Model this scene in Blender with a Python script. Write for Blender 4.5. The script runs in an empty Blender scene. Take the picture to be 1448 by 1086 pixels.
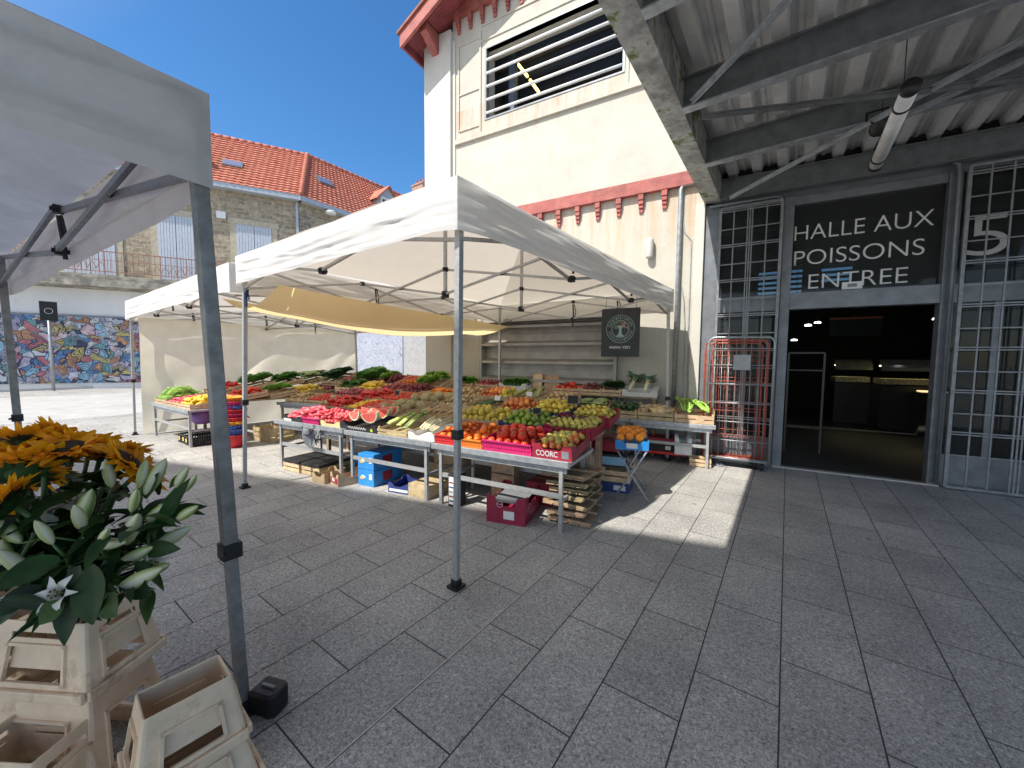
import bpy, math, random
from mathutils import Vector, Matrix, Euler, noise
random.seed(11)
R=math.radians
scene=bpy.context.scene
COL=scene.collection
PI=math.pi

# ------------------------------------------------------------------ camera
CW,CH,CF,HCAM=1448,1086,545.0,1.6
YAW,PITCH,ROLL=R(35.5),R(-3.7),R(0.5)
FWD=Vector((-math.sin(YAW)*math.cos(PITCH),math.cos(YAW)*math.cos(PITCH),math.sin(PITCH)))
RGT=Vector((math.cos(YAW),math.sin(YAW),0)); UPV=RGT.cross(FWD)
R2=RGT*math.cos(ROLL)+UPV*math.sin(ROLL); U2=UPV*math.cos(ROLL)-RGT*math.sin(ROLL)
cam=bpy.data.cameras.new('camera'); camo=bpy.data.objects.new('camera',cam); COL.objects.link(camo)
M=Matrix((R2,U2,-FWD)).transposed().to_4x4(); M.translation=Vector((0,0,HCAM)); camo.matrix_world=M
cam.sensor_width=36; cam.lens=36*CF/CW; cam.clip_end=2000; cam.clip_start=0.02
scene.camera=camo

# ------------------------------------------------------------------ mesh builder
class MB:
    def __init__(s): s.v=[]; s.f=[]; s.m=[]; s.M=None
    def add(s,vs,fs,mi=0,M=None):
        b=len(s.v)
        vs=[Vector(x) for x in vs]
        if M is not None: vs=[M@x for x in vs]
        if s.M is not None: vs=[s.M@x for x in vs]
        s.v+=vs
        for f in fs: s.f.append([b+i for i in f]); s.m.append(mi)
    def box(s,c,d,mi=0,M=None):
        x,y,z=d[0]/2,d[1]/2,d[2]/2; c=Vector(c)
        vs=[c+Vector(p) for p in [(-x,-y,-z),(x,-y,-z),(x,y,-z),(-x,y,-z),(-x,-y,z),(x,-y,z),(x,y,z),(-x,y,z)]]
        s.add(vs,[(0,3,2,1),(4,5,6,7),(0,1,5,4),(1,2,6,5),(2,3,7,6),(3,0,4,7)],mi,M)
    def bb(s,a,b,mi=0,M=None):
        s.box([(a[i]+b[i])/2 for i in range(3)],[abs(b[i]-a[i]) for i in range(3)],mi,M)
    def bar(s,p,q,w,h=None,mi=0,up=(0,0,1)):
        p=Vector(p); q=Vector(q); h=h or w; d=(q-p); L=d.length
        if L<1e-6: return
        d/=L; up=Vector(up)
        if abs(d.dot(up))>.98: up=Vector((0,1,0))
        x=d.cross(up).normalized(); z=x.cross(d)
        vs=[]
        for e in (p,q):
            for (i,j) in ((-1,-1),(1,-1),(1,1),(-1,1)): vs.append(e+x*(i*w/2)+z*(j*h/2))
        s.add(vs,[(0,1,2,3),(7,6,5,4),(0,4,5,1),(1,5,6,2),(2,6,7,3),(3,7,4,0)],mi)
    def path(s,pts,r,n=8,mi=0,cap=True):
        pts=[Vector(p) for p in pts]; rs=r if isinstance(r,(list,tuple)) else [r]*len(pts)
        vs=[];fs=[]; px=None
        for k,p in enumerate(pts):
            d=(pts[min(k+1,len(pts)-1)]-pts[max(k-1,0)]).normalized()
            a=px if px is not None else (Vector((0,0,1)) if abs(d.z)<.9 else Vector((1,0,0)))
            x=(a-d*a.dot(d)).normalized(); px=x; y=d.cross(x)
            for i in range(n):
                t=2*PI*i/n; vs.append(p+x*(math.cos(t)*rs[k])+y*(math.sin(t)*rs[k]))
        for k in range(len(pts)-1):
            for i in range(n):
                j=(i+1)%n; fs.append((k*n+i,k*n+j,(k+1)*n+j,(k+1)*n+i))
        if cap: fs.append(tuple(range(n))[::-1]); fs.append(tuple((len(pts)-1)*n+i for i in range(n)))
        s.add(vs,fs,mi)
    def lathe(s,prof,n=12,mi=0,M=None,rib=0):
        vs=[];fs=[]
        for (r,z) in prof:
            for i in range(n):
                t=2*PI*i/n; rr=r*(1+rib*(1 if i%2 else -1)); vs.append((rr*math.cos(t),rr*math.sin(t),z))
        for k in range(len(prof)-1):
            for i in range(n):
                j=(i+1)%n; fs.append((k*n+i,k*n+j,(k+1)*n+j,(k+1)*n+i))
        fs.append(tuple(range(n))[::-1]); fs.append(tuple((len(prof)-1)*n+i for i in range(n)))
        s.add(vs,fs,mi,M)
    def ball(s,c,r,nu=12,nv=8,mi=0,M=None):
        r=r if isinstance(r,(tuple,list)) else (r,r,r); c=Vector(c)
        vs=[c+Vector((0,0,-r[2]))];fs=[]
        for k in range(1,nv):
            a=-PI/2+PI*k/nv
            for i in range(nu):
                t=2*PI*i/nu; vs.append(c+Vector((r[0]*math.cos(a)*math.cos(t),r[1]*math.cos(a)*math.sin(t),r[2]*math.sin(a))))
        vs.append(c+Vector((0,0,r[2]))); L=len(vs)-1
        for i in range(nu):
            j=(i+1)%nu; fs.append((0,1+j,1+i)); fs.append((L,1+(nv-2)*nu+i,1+(nv-2)*nu+j))
            for k in range(nv-2): fs.append((1+k*nu+i,1+k*nu+j,1+(k+1)*nu+j,1+(k+1)*nu+i))
        s.add(vs,fs,mi,M)
    def grid(s,fn,nu,nv,mi=0,M=None):
        vs=[fn(i/nu,j/nv) for j in range(nv+1) for i in range(nu+1)]
        s.add(vs,[(j*(nu+1)+i,j*(nu+1)+i+1,(j+1)*(nu+1)+i+1,(j+1)*(nu+1)+i) for j in range(nv) for i in range(nu)],mi,M)
    def prism(s,poly,dv,mi=0,M=None):
        n=len(poly); dv=Vector(dv); vs=[Vector(p) for p in poly]+[Vector(p)+dv for p in poly]
        s.add(vs,[tuple(range(n))[::-1],tuple(range(n,2*n))]+[(i,(i+1)%n,n+(i+1)%n,n+i) for i in range(n)],mi,M)
    def mesh(s,name,mats,smooth=False):
        me=bpy.data.meshes.new(name); me.from_pydata([tuple(v) for v in s.v],[],s.f)
        for m in (mats if isinstance(mats,(list,tuple)) else [mats]): me.materials.append(m)
        me.polygons.foreach_set('material_index',s.m)
        if smooth: me.polygons.foreach_set('use_smooth',[True]*len(s.f))
        me.update(); return me

def link(o,parent=None):
    COL.objects.link(o)
    if parent is not None: o.parent=parent
    return o
def obj(name,mb,mats,parent=None,smooth=False,label=None,bevel=0,solid=0,auto=None):
    me=mb if isinstance(mb,bpy.types.Mesh) else mb.mesh(name,mats,smooth)
    o=bpy.data.objects.new(name,me); link(o,parent)
    if solid:
        m=o.modifiers.new('solidify','SOLIDIFY'); m.thickness=solid; m.offset=0
    if bevel:
        m=o.modifiers.new('bevel','BEVEL'); m.width=bevel; m.segments=2; m.limit_method='ANGLE'; m.angle_limit=R(40)
    if label: o['label']=label
    return o
def tag(o,label,cat,group=None):
    o['label']=label; o['category']=cat
    if group: o['group']=group
    return o
def struct(o): o['kind']='structure'; return o
def thing(name,label,cat,loc=(0,0,0),rz=0,group=None):
    o=bpy.data.objects.new(name,None); o.empty_display_size=.2; link(o); o.location=loc; o.rotation_euler=(0,0,rz)
    return tag(o,label,cat,group)
def dup(o,loc=None,rot=None,label=None,group=None,mat=None,scale=None):
    c=o.copy(); COL.objects.link(c)
    if mat is not None: c.matrix_world=mat
    if loc is not None: c.location=loc
    if rot is not None: c.rotation_euler=rot
    if scale is not None: c.scale=scale
    if label: c['label']=label
    if group: c['group']=group
    for ch in [k for k in bpy.data.objects if k.parent is o]:
        d=ch.copy(); COL.objects.link(d); d.parent=c; d.matrix_parent_inverse=ch.matrix_parent_inverse.copy()
    return c
_fonts={}
def text_mb(txt,size,depth=.004,bold=False,space=1.0,shear=0):
    cu=bpy.data.curves.new('lettering','FONT'); cu.body=txt; cu.size=size; cu.extrude=depth/2; cu.align_x='LEFT'; cu.space_character=space; cu.shear=shear
    cu.offset=size*(.012 if bold else -.010)
    o=bpy.data.objects.new('lettering',cu); COL.objects.link(o)
    dg=bpy.context.evaluated_depsgraph_get(); dg.update()
    me=bpy.data.meshes.new_from_object(o.evaluated_get(dg))
    bpy.data.objects.remove(o); mb=MB()
    mb.add([v.co for v in me.vertices],[tuple(p.vertices) for p in me.polygons]); return mb
def text_fit(txt,x0,x1,z0,h,y,depth=.004,bold=False):
    """letters standing in the local xz plane at depth y, from x0 to x1, baseline z0, cap height h"""
    t=text_mb(txt,1.0,0.0,bold); xs=[v.x for v in t.v]; ys=[v.y for v in t.v]
    sx=(x1-x0)/(max(xs)-min(xs)); mn=min(xs); cap=max(ys); lo=min(min(ys),0)
    out=MB()
    out.v=[Vector((x0+(v.x-mn)*sx,y,z0+v.y*h/.73)) for v in t.v]; out.f=t.f; out.m=t.m
    return out

# ------------------------------------------------------------------ materials
def mk(name):
    m=bpy.data.materials.new(name); m.use_nodes=True; nt=m.node_tree; b=nt.nodes['Principled BSDF']; return m,nt,b
def N(nt,t,**k):
    n=nt.nodes.new(t)
    for a,v in k.items():
        if a[0]=='_': setattr(n,a[1:],v)
        else: n.inputs[a.replace('_',' ')].default_value=v
    return n
def ramp(nt,stops,interp='LINEAR'):
    n=nt.nodes.new('ShaderNodeValToRGB'); cr=n.color_ramp; cr.interpolation=interp
    while len(cr.elements)<len(stops): cr.elements.new(.5)
    for e,(p,c) in zip(cr.elements,stops): e.position=p; e.color=(c[0],c[1],c[2],1)
    return n
def mat(name,col,rough=.6,metal=0,ns=8,na=.12,bs=0,bst=.2,objrand=0,spec=.5,sheen=0,trans=0,stain=None,coord='Object',sss=0,det=4,tcol=None):
    m,nt,b=mk(name); L=nt.links.new
    tc=N(nt,'ShaderNodeTexCoord'); nz=N(nt,'ShaderNodeTexNoise',Scale=ns,Detail=float(det),Roughness=.6); L(tc.outputs[coord],nz.inputs['Vector'])
    lo=[max(0,c*(1-na*1.3)) for c in col]; hi=[min(1,c*(1+na)) for c in col]
    rp=ramp(nt,[(.3,lo),(.7,hi)]); L(nz.outputs['Fac'],rp.inputs['Fac']); out=rp.outputs['Color']
    if stain:
        n2=N(nt,'ShaderNodeTexNoise',Scale=stain[1],Detail=6.0,Roughness=.7); L(tc.outputs[coord],n2.inputs['Vector'])
        r2=ramp(nt,[(stain[2],(0,0,0)),(stain[3],(1,1,1))]); L(n2.outputs['Fac'],r2.inputs['Fac'])
        mx=N(nt,'ShaderNodeMix',_data_type='RGBA'); L(r2.outputs['Color'],mx.inputs['Factor']); L(out,mx.inputs['A']); mx.inputs['B'].default_value=(*stain[0],1); out=mx.outputs['Result']
    if objrand:
        oi=N(nt,'ShaderNodeObjectInfo'); hs=N(nt,'ShaderNodeHueSaturation')
        mr=N(nt,'ShaderNodeMapRange'); L(oi.outputs['Random'],mr.inputs['Value']); mr.inputs['To Min'].default_value=1-objrand*1.2; mr.inputs['To Max'].default_value=1+objrand
        mh=N(nt,'ShaderNodeMapRange'); L(oi.outputs['Random'],mh.inputs['Value']); mh.inputs['To Min'].default_value=.5+objrand*.08; mh.inputs['To Max'].default_value=.5-objrand*.08
        L(out,hs.inputs['Color']); L(mr.outputs['Result'],hs.inputs['Value']); L(mh.outputs['Result'],hs.inputs['Hue']); out=hs.outputs['Color']
    L(out,b.inputs['Base Color']); b.inputs['Roughness'].default_value=rough; b.inputs['Metallic'].default_value=metal; b.inputs['Specular IOR Level'].default_value=spec
    if bs:
        n3=N(nt,'ShaderNodeTexNoise',Scale=bs,Detail=4.0); L(tc.outputs[coord],n3.inputs['Vector'])
        bp=N(nt,'ShaderNodeBump',Strength=bst,Distance=.02); L(n3.outputs['Fac'],bp.inputs['Height']); L(bp.outputs['Normal'],b.inputs['Normal'])
    if trans:
        tr=N(nt,'ShaderNodeBsdfTranslucent'); (L(out,tr.inputs['Color']) if tcol is None else setattr(tr.inputs['Color'],'default_value',(*tcol,1))); ms=N(nt,'ShaderNodeMixShader'); ms.inputs[0].default_value=trans
        L(b.outputs[0],ms.inputs[1]); L(tr.outputs[0],ms.inputs[2]); L(ms.outputs[0],nt.nodes['Material Output'].inputs['Surface'])
    return m
def emis(name,col,st):
    m,nt,b=mk(name); b.inputs['Base Color'].default_value=(*col,1); b.inputs['Emission Color'].default_value=(*col,1); b.inputs['Emission Strength'].default_value=st; return m

m_legdark=mat('shade_dark_aluminium',(.25,.25,.245),.42,.35,14,.25)  # shaded face of the near leg put into an evenly darker colour
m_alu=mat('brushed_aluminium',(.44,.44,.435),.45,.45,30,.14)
m_aludark=mat('shaded_aluminium_bar',(.33,.34,.36),.42,.8,30,.15)  # darker copy of the aluminium, with shade put into its colour
m_galv=mat('galvanised_steel',(.40,.43,.46),.5,.55,14,.22,stain=((.30,.32,.34),5,.5,.7))
m_black=mat('black_plastic',(.012,.012,.014),.5,0,20,.3)
m_blackcard=mat('black_carton',(.02,.02,.022),.7,0,20,.3)
m_white=mat('white_enamel',(.80,.80,.78),.45,0,6,.05)
m_fab=mat('white_canopy_cloth',(.80,.80,.80),.85,0,5,.04,bs=60,bst=.08,trans=.34,tcol=(.82,.76,.66))
m_fabg=mat('shade_greyed_canopy_cloth',(.74,.73,.74),.85,0,3,.06,bs=80,bst=.08,trans=.40,stain=((.60,.59,.60),2,.5,.75))  # white cloth standing in shade, the shade put into a greyer colour
m_curt=mat('cream_side_cloth',(.82,.76,.63),.85,0,3,.06,bs=70,bst=.06,trans=.6)
m_tarp=mat('ochre_tarpaulin',(.80,.62,.32),.8,0,2,.06,bs=40,bst=.06,trans=.6,tcol=(.92,.74,.42))
m_wood=mat('pale_crate_wood',(.62,.45,.27),.75,0,14,.22,bs=60,bst=.2,objrand=.22)
m_wood2=mat('weathered_crate_wood',(.40,.28,.17),.8,0,14,.25,bs=60,bst=.25,objrand=.25)
m_card=mat('brown_cardboard',(.47,.33,.20),.8,0,12,.12,objrand=.15)
m_redcard=mat('dark_red_carton',(.33,.02,.045),.5,0,9,.2)
m_magcard=mat('crimson_carton',(.30,.015,.05),.5,0,9,.2)
m_redpl=mat('red_plastic',(.62,.03,.035),.4,0,9,.12)
m_pinkpl=mat('pink_plastic',(.58,.02,.15),.4,0,9,.12)
m_bluecard=mat('blue_carton',(.03,.25,.62),.5,0,9,.1)
m_navy=mat('dark_blue_carton',(.03,.05,.20),.5,0,9,.2)
m_whitecard=mat('white_carton',(.72,.71,.67),.7,0,9,.08)
m_greypl=mat('grey_plastic',(.22,.23,.24),.5,0,9,.15)
m_peach=mat('peach_plastic_tub',(.84,.645,.455),.5,0,7,.12,stain=((.42,.27,.16),6,.54,.74),bs=30,bst=.06)
m_slate=mat('chalk_slate',(.015,.016,.018),.7,0,20,.3)
m_chalk=mat('white_chalk',(.75,.75,.72),.8)
m_steel=mat('table_steel',(.46,.48,.50),.42,.6,12,.18,stain=((.34,.35,.36),8,.55,.7))

def m_fruit(name,c1,c2,rough=.35,ns=4,rnd=.3,bump=0):
    m,nt,b=mk(name); L=nt.links.new
    tc=N(nt,'ShaderNodeTexCoord'); oi=N(nt,'ShaderNodeObjectInfo'); ad=N(nt,'ShaderNodeVectorMath',_operation='ADD'); L(tc.outputs['Object'],ad.inputs[0]); L(oi.outputs['Location'],ad.inputs[1])
    nz=N(nt,'ShaderNodeTexNoise',Scale=ns*6.0,Detail=3.0); L(ad.outputs[0],nz.inputs['Vector'])
    rp=ramp(nt,[(.35,c1),(.65,c2)]); L(nz.outputs['Fac'],rp.inputs['Fac'])
    hs=N(nt,'ShaderNodeHueSaturation'); mr=N(nt,'ShaderNodeMapRange'); L(oi.outputs['Random'],mr.inputs['Value']); mr.inputs['To Min'].default_value=1-rnd*1.2; mr.inputs['To Max'].default_value=1+rnd
    L(rp.outputs['Color'],hs.inputs['Color']); L(mr.outputs['Result'],hs.inputs['Value']); L(hs.outputs['Color'],b.inputs['Base Color'])
    b.inputs['Roughness'].default_value=rough
    if bump:
        vo=N(nt,'ShaderNodeTexVoronoi',Scale=float(bump)); L(tc.outputs['Object'],vo.inputs['Vector']); bp=N(nt,'ShaderNodeBump',Strength=.5,Distance=.006); L(vo.outputs['Distance'],bp.inputs['Height']); L(bp.outputs['Normal'],b.inputs['Normal'])
    return m
m_tom=m_fruit('tomato_skin',(.62,.03,.015),(.75,.07,.02),.22)
m_otom=m_fruit('orange_tomato_skin',(.85,.16,.02),(.90,.28,.03),.25)
m_orange=m_fruit('orange_peel',(.88,.27,.02),(.92,.33,.03),.45,bump=180)
m_lemon=m_fruit('lemon_peel',(.70,.50,.05),(.80,.62,.10),.42,bump=150)
m_quince=m_fruit('quince_skin',(.50,.38,.05),(.66,.50,.07),.5)
m_lime=m_fruit('lime_peel',(.17,.29,.03),(.32,.42,.06),.4,bump=150)
m_peachf=m_fruit('peach_skin',(.55,.09,.03),(.78,.32,.08),.6,2)
m_pear=m_fruit('pear_skin',(.42,.37,.06),(.60,.50,.12),.45)
m_melon=m_fruit('melon_rind',(.36,.29,.14),(.50,.42,.22),.75,6,.12,bump=90)
m_zuc=m_fruit('courgette_skin',(.025,.07,.02),(.06,.13,.04),.4)
m_beet=m_fruit('beetroot_skin',(.13,.02,.03),(.24,.04,.05),.6)
m_carrot=m_fruit('carrot_skin',(.80,.22,.03),(.85,.30,.05),.5)
m_radish=m_fruit('radish_skin',(.72,.05,.10),(.85,.18,.20),.35)
m_pepper=m_fruit('pepper_skin',(.55,.02,.02),(.68,.05,.03),.2)
m_flesh=m_fruit('watermelon_flesh',(.78,.10,.09),(.85,.20,.15),.35)
m_rind=m_fruit('watermelon_rind',(.62,.66,.42),(.75,.74,.55),.5)
m_stalkw=m_fruit('white_stalk',(.62,.56,.34),(.74,.68,.46),.5)
m_stalkg=m_fruit('green_stalk',(.40,.50,.12),(.58,.62,.25),.5)
m_tan=m_fruit('tan_root_skin',(.42,.27,.15),(.56,.38,.22),.7)
m_leaf=m_fruit('salad_leaf',(.07,.20,.03),(.16,.34,.06),.5,5,.25)
m_leafl=m_fruit('light_salad_leaf',(.22,.42,.06),(.36,.55,.10),.5,5,.2)
m_leafd=m_fruit('dark_cabbage_leaf',(.03,.09,.03),(.07,.16,.05),.5,5,.25)
m_leek=m_fruit('leek_leaf',(.05,.12,.07),(.10,.20,.11),.45)
m_onion=m_fruit('red_onion_skin',(.30,.05,.08),(.42,.10,.10),.35)
m_potato=m_fruit('potato_skin',(.48,.33,.16),(.60,.44,.22),.75)
m_yell=m_fruit('yellow_pepper_skin',(.80,.50,.04),(.85,.60,.06),.25)
m_cab=m_fruit('pale_cabbage_leaf',(.28,.38,.14),(.45,.52,.24),.5)
m_rfruit=m_fruit('pink_red_skin',(.70,.06,.08),(.80,.16,.16),.35)
m_gstem=mat('green_stem',(.08,.16,.04),.5,0,9,.25)
# ------------------------------------------------------------------ world and sun
w=bpy.data.worlds.new('World'); scene.world=w; w.use_nodes=True; nt=w.node_tree
SUN=Vector((-.20,-.80,1.0)).normalized()
sky=nt.nodes.new('ShaderNodeTexSky'); sky.sky_type='NISHITA'; sky.sun_disc=False
sky.sun_elevation=math.asin(SUN.z); sky.sun_rotation=math.atan2(SUN.x,SUN.y)
sky.air_density=1.0; sky.dust_density=0.6; sky.ozone_density=3.0
bgn=nt.nodes['Background']; wtc=nt.nodes.new('ShaderNodeTexCoord'); wdp=nt.nodes.new('ShaderNodeVectorMath'); wdp.operation='DOT_PRODUCT'; wdp.inputs[1].default_value=SUN; nt.links.new(wtc.outputs['Generated'],wdp.inputs[0])
wmr=nt.nodes.new('ShaderNodeMapRange'); wmr.inputs['From Min'].default_value=.42; wmr.inputs['From Max'].default_value=.85; wmr.inputs['To Min'].default_value=1.28; wmr.inputs['To Max'].default_value=.35; nt.links.new(wdp.outputs['Value'],wmr.inputs['Value'])
whs=nt.nodes.new('ShaderNodeHueSaturation'); nt.links.new(wmr.outputs['Result'],whs.inputs['Saturation']); nt.links.new(sky.outputs[0],whs.inputs['Color']); nt.links.new(whs.outputs['Color'],bgn.inputs['Color']); bgn.inputs['Strength'].default_value=.145
sl=bpy.data.lights.new('sun','SUN'); sl.energy=4.5; sl.angle=R(.5); sl.color=(1,.955,.88)
so=bpy.data.objects.new('sun',sl); link(so); so.rotation_euler=(-SUN).to_track_quat('-Z','Y').to_euler(); so.location=(0,0,30)
scene.view_settings.view_transform='Standard'; scene.view_settings.look='None'; scene.view_settings.exposure=.55; scene.view_settings.gamma=1
scene.cycles.max_bounces=8; scene.cycles.caustics_reflective=False; scene.cycles.caustics_refractive=False

# ------------------------------------------------------------------ ground
def m_paving():
    m,nt,b=mk('granite_paving'); L=nt.links.new
    tc=N(nt,'ShaderNodeTexCoord'); sp=N(nt,'ShaderNodeSeparateXYZ'); L(tc.outputs['Object'],sp.inputs[0])
    mx=N(nt,'ShaderNodeMath',_operation='SUBTRACT'); L(sp.outputs['X'],mx.inputs[0]); mx.inputs[1].default_value=.04
    cb=N(nt,'ShaderNodeCombineXYZ'); L(sp.outputs['Y'],cb.inputs['X']); L(mx.outputs[0],cb.inputs['Y'])
    br=N(nt,'ShaderNodeTexBrick',Scale=1.0); br.offset=.5; br.offset_frequency=2; br.squash=1
    for k,v in (('Mortar Size',.0036),('Mortar Smooth',.1),('Bias',0),('Brick Width',.70),('Row Height',.36)): br.inputs[k].default_value=v
    br.inputs['Color1'].default_value=(.40,.40,.40,1); br.inputs['Color2'].default_value=(.62,.62,.62,1); br.inputs['Mortar'].default_value=(.5,.5,.5,1)
    L(cb.outputs[0],br.inputs['Vector'])
    n1=N(nt,'ShaderNodeTexNoise',Scale=70.0,Detail=5.0,Roughness=.72,Distortion=1.2); L(tc.outputs['Object'],n1.inputs['Vector'])
    n2=N(nt,'ShaderNodeTexNoise',Scale=1.1,Detail=5.0,Roughness=.65); L(tc.outputs['Object'],n2.inputs['Vector'])
    v1=N(nt,'ShaderNodeTexVoronoi',Scale=170.0); L(tc.outputs['Object'],v1.inputs['Vector'])
    r1=ramp(nt,[(.32,(.13,.126,.119)),(.50,(.40,.388,.366)),(.68,(.74,.72,.68))]); L(n1.outputs['Fac'],r1.inputs['Fac'])
    r2=ramp(nt,[(.3,(.72,.72,.73)),(.7,(1.15,1.14,1.12))]); L(n2.outputs['Fac'],r2.inputs['Fac'])
    a=N(nt,'ShaderNodeMix',_data_type='RGBA',_blend_type='MULTIPLY'); a.inputs['Factor'].default_value=1; L(r1.outputs['Color'],a.inputs['A']); L(r2.outputs['Color'],a.inputs['B'])
    mr=N(nt,'ShaderNodeMapRange'); L(br.outputs['Color'],mr.inputs['Value']); mr.inputs['From Min'].default_value=.4; mr.inputs['From Max'].default_value=.62; mr.inputs['To Min'].default_value=.92; mr.inputs['To Max'].default_value=1.08
    c=N(nt,'ShaderNodeMix',_data_type='RGBA',_blend_type='MULTIPLY'); c.inputs['Factor'].default_value=1; L(a.outputs['Result'],c.inputs['A']); L(mr.outputs['Result'],c.inputs['B'])
    # dark spots of chewing gum and drips
    vs=N(nt,'ShaderNodeTexVoronoi',Scale=2.0); L(tc.outputs['Object'],vs.inputs['Vector']); rs=ramp(nt,[(.03,(.45,.45,.45)),(.06,(1,1,1))]); L(vs.outputs['Distance'],rs.inputs['Fac'])
    e=N(nt,'ShaderNodeMix',_data_type='RGBA',_blend_type='MULTIPLY'); e.inputs['Factor'].default_value=.8; L(c.outputs['Result'],e.inputs['A']); L(rs.outputs['Color'],e.inputs['B'])
    d=N(nt,'ShaderNodeMix',_data_type='RGBA'); L(br.outputs['Fac'],d.inputs['Factor']); L(e.outputs['Result'],d.inputs['A']); d.inputs['B'].default_value=(.045,.045,.045,1)
    L(d.outputs['Result'],b.inputs['Base Color']); b.inputs['Roughness'].default_value=.72; b.inputs['Specular IOR Level'].default_value=.35
    h=N(nt,'ShaderNodeMath',_operation='MULTIPLY_ADD'); L(br.outputs['Fac'],h.inputs[0]); h.inputs[1].default_value=-2.0; L(n1.outputs['Fac'],h.inputs[2])
    bp=N(nt,'ShaderNodeBump',Strength=.55,Distance=.004); L(h.outputs[0],bp.inputs['Height']); L(bp.outputs['Normal'],b.inputs['Normal'])
    return m
m_pave=m_paving()
g=MB(); S=220
g.add([(-S,-S,0),(S,-S,0),(S,S,0),(-S,S,0)],[(0,1,2,3)])
struct(obj('ground',g,m_pave))
m_strip=mat('pale_joint_metal',(.50,.49,.47),.5,.3,20,.15)
g=MB(); g.bb((-1.406,-2,.001),(-1.399,6.6,.004)); struct(obj('drain_slot',g,m_strip))
m_road=mat('pale_concrete_road',(.46,.45,.43),.8,0,3,.10,stain=((.36,.35,.34),.6,.5,.75))
g=MB(); g.add([(-27.3,-30,.004),(-14.5,-30,.004),(-14.5,2.1,.004),(-18,14,.004),(-19,40,.004),(-22.0,40,.004),(-22.0,12,.004)],[(0,1,2,3,4,5,6)]); struct(obj('road',g,m_road))

# ------------------------------------------------------------------ market hall (frame of the facade)
FA=Vector((-.12,7.05,0)); FANG=R(6.5)
FM=Matrix.Translation(FA)@Matrix.Rotation(FANG,4,'Z')
def fw(s,t,z): return FM@Vector((s,t,z))
def m_wall(name,col,shade=.12,rust=False):
    m,nt,b=mk(name); L=nt.links.new
    tc=N(nt,'ShaderNodeTexCoord'); mp=N(nt,'ShaderNodeMapping'); mp.inputs['Scale'].default_value=(2.2,2.2,.45); L(tc.outputs['Object'],mp.inputs['Vector'])
    n1=N(nt,'ShaderNodeTexNoise',Scale=1.3,Detail=6.0,Roughness=.65); L(tc.outputs['Object'],n1.inputs['Vector'])
    n2=N(nt,'ShaderNodeTexNoise',Scale=1.5,Detail=5.0,Roughness=.7); L(mp.outputs[0],n2.inputs['Vector'])
    r1=ramp(nt,[(.3,[c*(1-shade) for c in col]),(.65,[min(1,c*1.04) for c in col])]); L(n1.outputs['Fac'],r1.inputs['Fac'])
    r2=ramp(nt,[(.60,(0,0,0)),(.80,(.55,.55,.55))]); L(n2.outputs['Fac'],r2.inputs['Fac'])
    x=N(nt,'ShaderNodeMix',_data_type='RGBA'); L(r2.outputs['Color'],x.inputs['Factor']); L(r1.outputs['Color'],x.inputs['A']); x.inputs['B'].default_value=(col[0]*.86,col[1]*.66,col[2]*.46,1)
    out=x.outputs['Result']
    if rust:
        sp=N(nt,'ShaderNodeSeparateXYZ'); L(tc.outputs['Object'],sp.inputs[0])
        m2=N(nt,'ShaderNodeMapping'); m2.inputs['Scale'].default_value=(4.2,4.2,.30); L(tc.outputs['Object'],m2.inputs['Vector']); n4=N(nt,'ShaderNodeTexNoise',Scale=1.6,Detail=5.0,Roughness=.7); L(m2.outputs[0],n4.inputs['Vector']); r4=ramp(nt,[(.45,(0,0,0)),(.64,(1,1,1))]); L(n4.outputs['Fac'],r4.inputs['Fac'])
        for (z0,z1,amt,cc) in ((3.2,4.15,.75,(.50,.30,.15)),(5.9,6.62,.7,(.46,.28,.17)),(8.0,8.75,.45,(.52,.30,.24)),(1.9,.3,.5,(.36,.31,.22))):
            mr=N(nt,'ShaderNodeMapRange'); L(sp.outputs['Z'],mr.inputs['Value']); mr.inputs['From Min'].default_value=z0; mr.inputs['From Max'].default_value=z1; mr.inputs['To Max'].default_value=amt
            ct=N(nt,'ShaderNodeMath',_operation='LESS_THAN' if z1>z0 else 'GREATER_THAN'); L(sp.outputs['Z'],ct.inputs[0]); ct.inputs[1].default_value=z1+.3 if z1>z0 else -1
            q=N(nt,'ShaderNodeMath',_operation='MULTIPLY'); L(mr.outputs['Result'],q.inputs[0]); L(ct.outputs[0],q.inputs[1]); q2=N(nt,'ShaderNodeMath',_operation='MULTIPLY'); L(q.outputs[0],q2.inputs[0]); L(r4.outputs['Color'],q2.inputs[1])
            mm=N(nt,'ShaderNodeMix',_data_type='RGBA'); L(q2.outputs[0],mm.inputs['Factor']); L(out,mm.inputs['A']); mm.inputs['B'].default_value=(*cc,1); out=mm.outputs['Result']
    L(out,b.inputs['Base Color']); b.inputs['Roughness'].default_value=.85
    n3=N(nt,'ShaderNodeTexNoise',Scale=22.0,Detail=6.0); L(tc.outputs['Object'],n3.inputs['Vector']); bp=N(nt,'ShaderNodeBump',Strength=.22,Distance=.02); L(n3.outputs['Fac'],bp.inputs['Height']); L(bp.outputs['Normal'],b.inputs['Normal'])
    return m
m_cream=m_wall('cream_render',(.525,.50,.43),.16,True); m_cream2=m_wall('pale_cream_render',(.58,.56,.50),.10)
m_redp=mat('red_painted_trim',(.34,.09,.075),.65,0,5,.25,bs=30,bst=.15,stain=((.44,.15,.12),4,.48,.75))
m_redw=mat('red_painted_boards',(.25,.05,.055),.6,0,5,.25,bs=30,bst=.2)
m_shut=mat('grey_shutter_metal',(.34,.33,.31),.5,.35,5,.12,stain=((.25,.24,.22),3,.5,.75))
m_beam=mat('grey_steel_beam',(.17,.18,.185),.5,.3,8,.2)
m_frame=mat('blue_grey_frame',(.20,.215,.235),.45,.35,6,.18)
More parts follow.
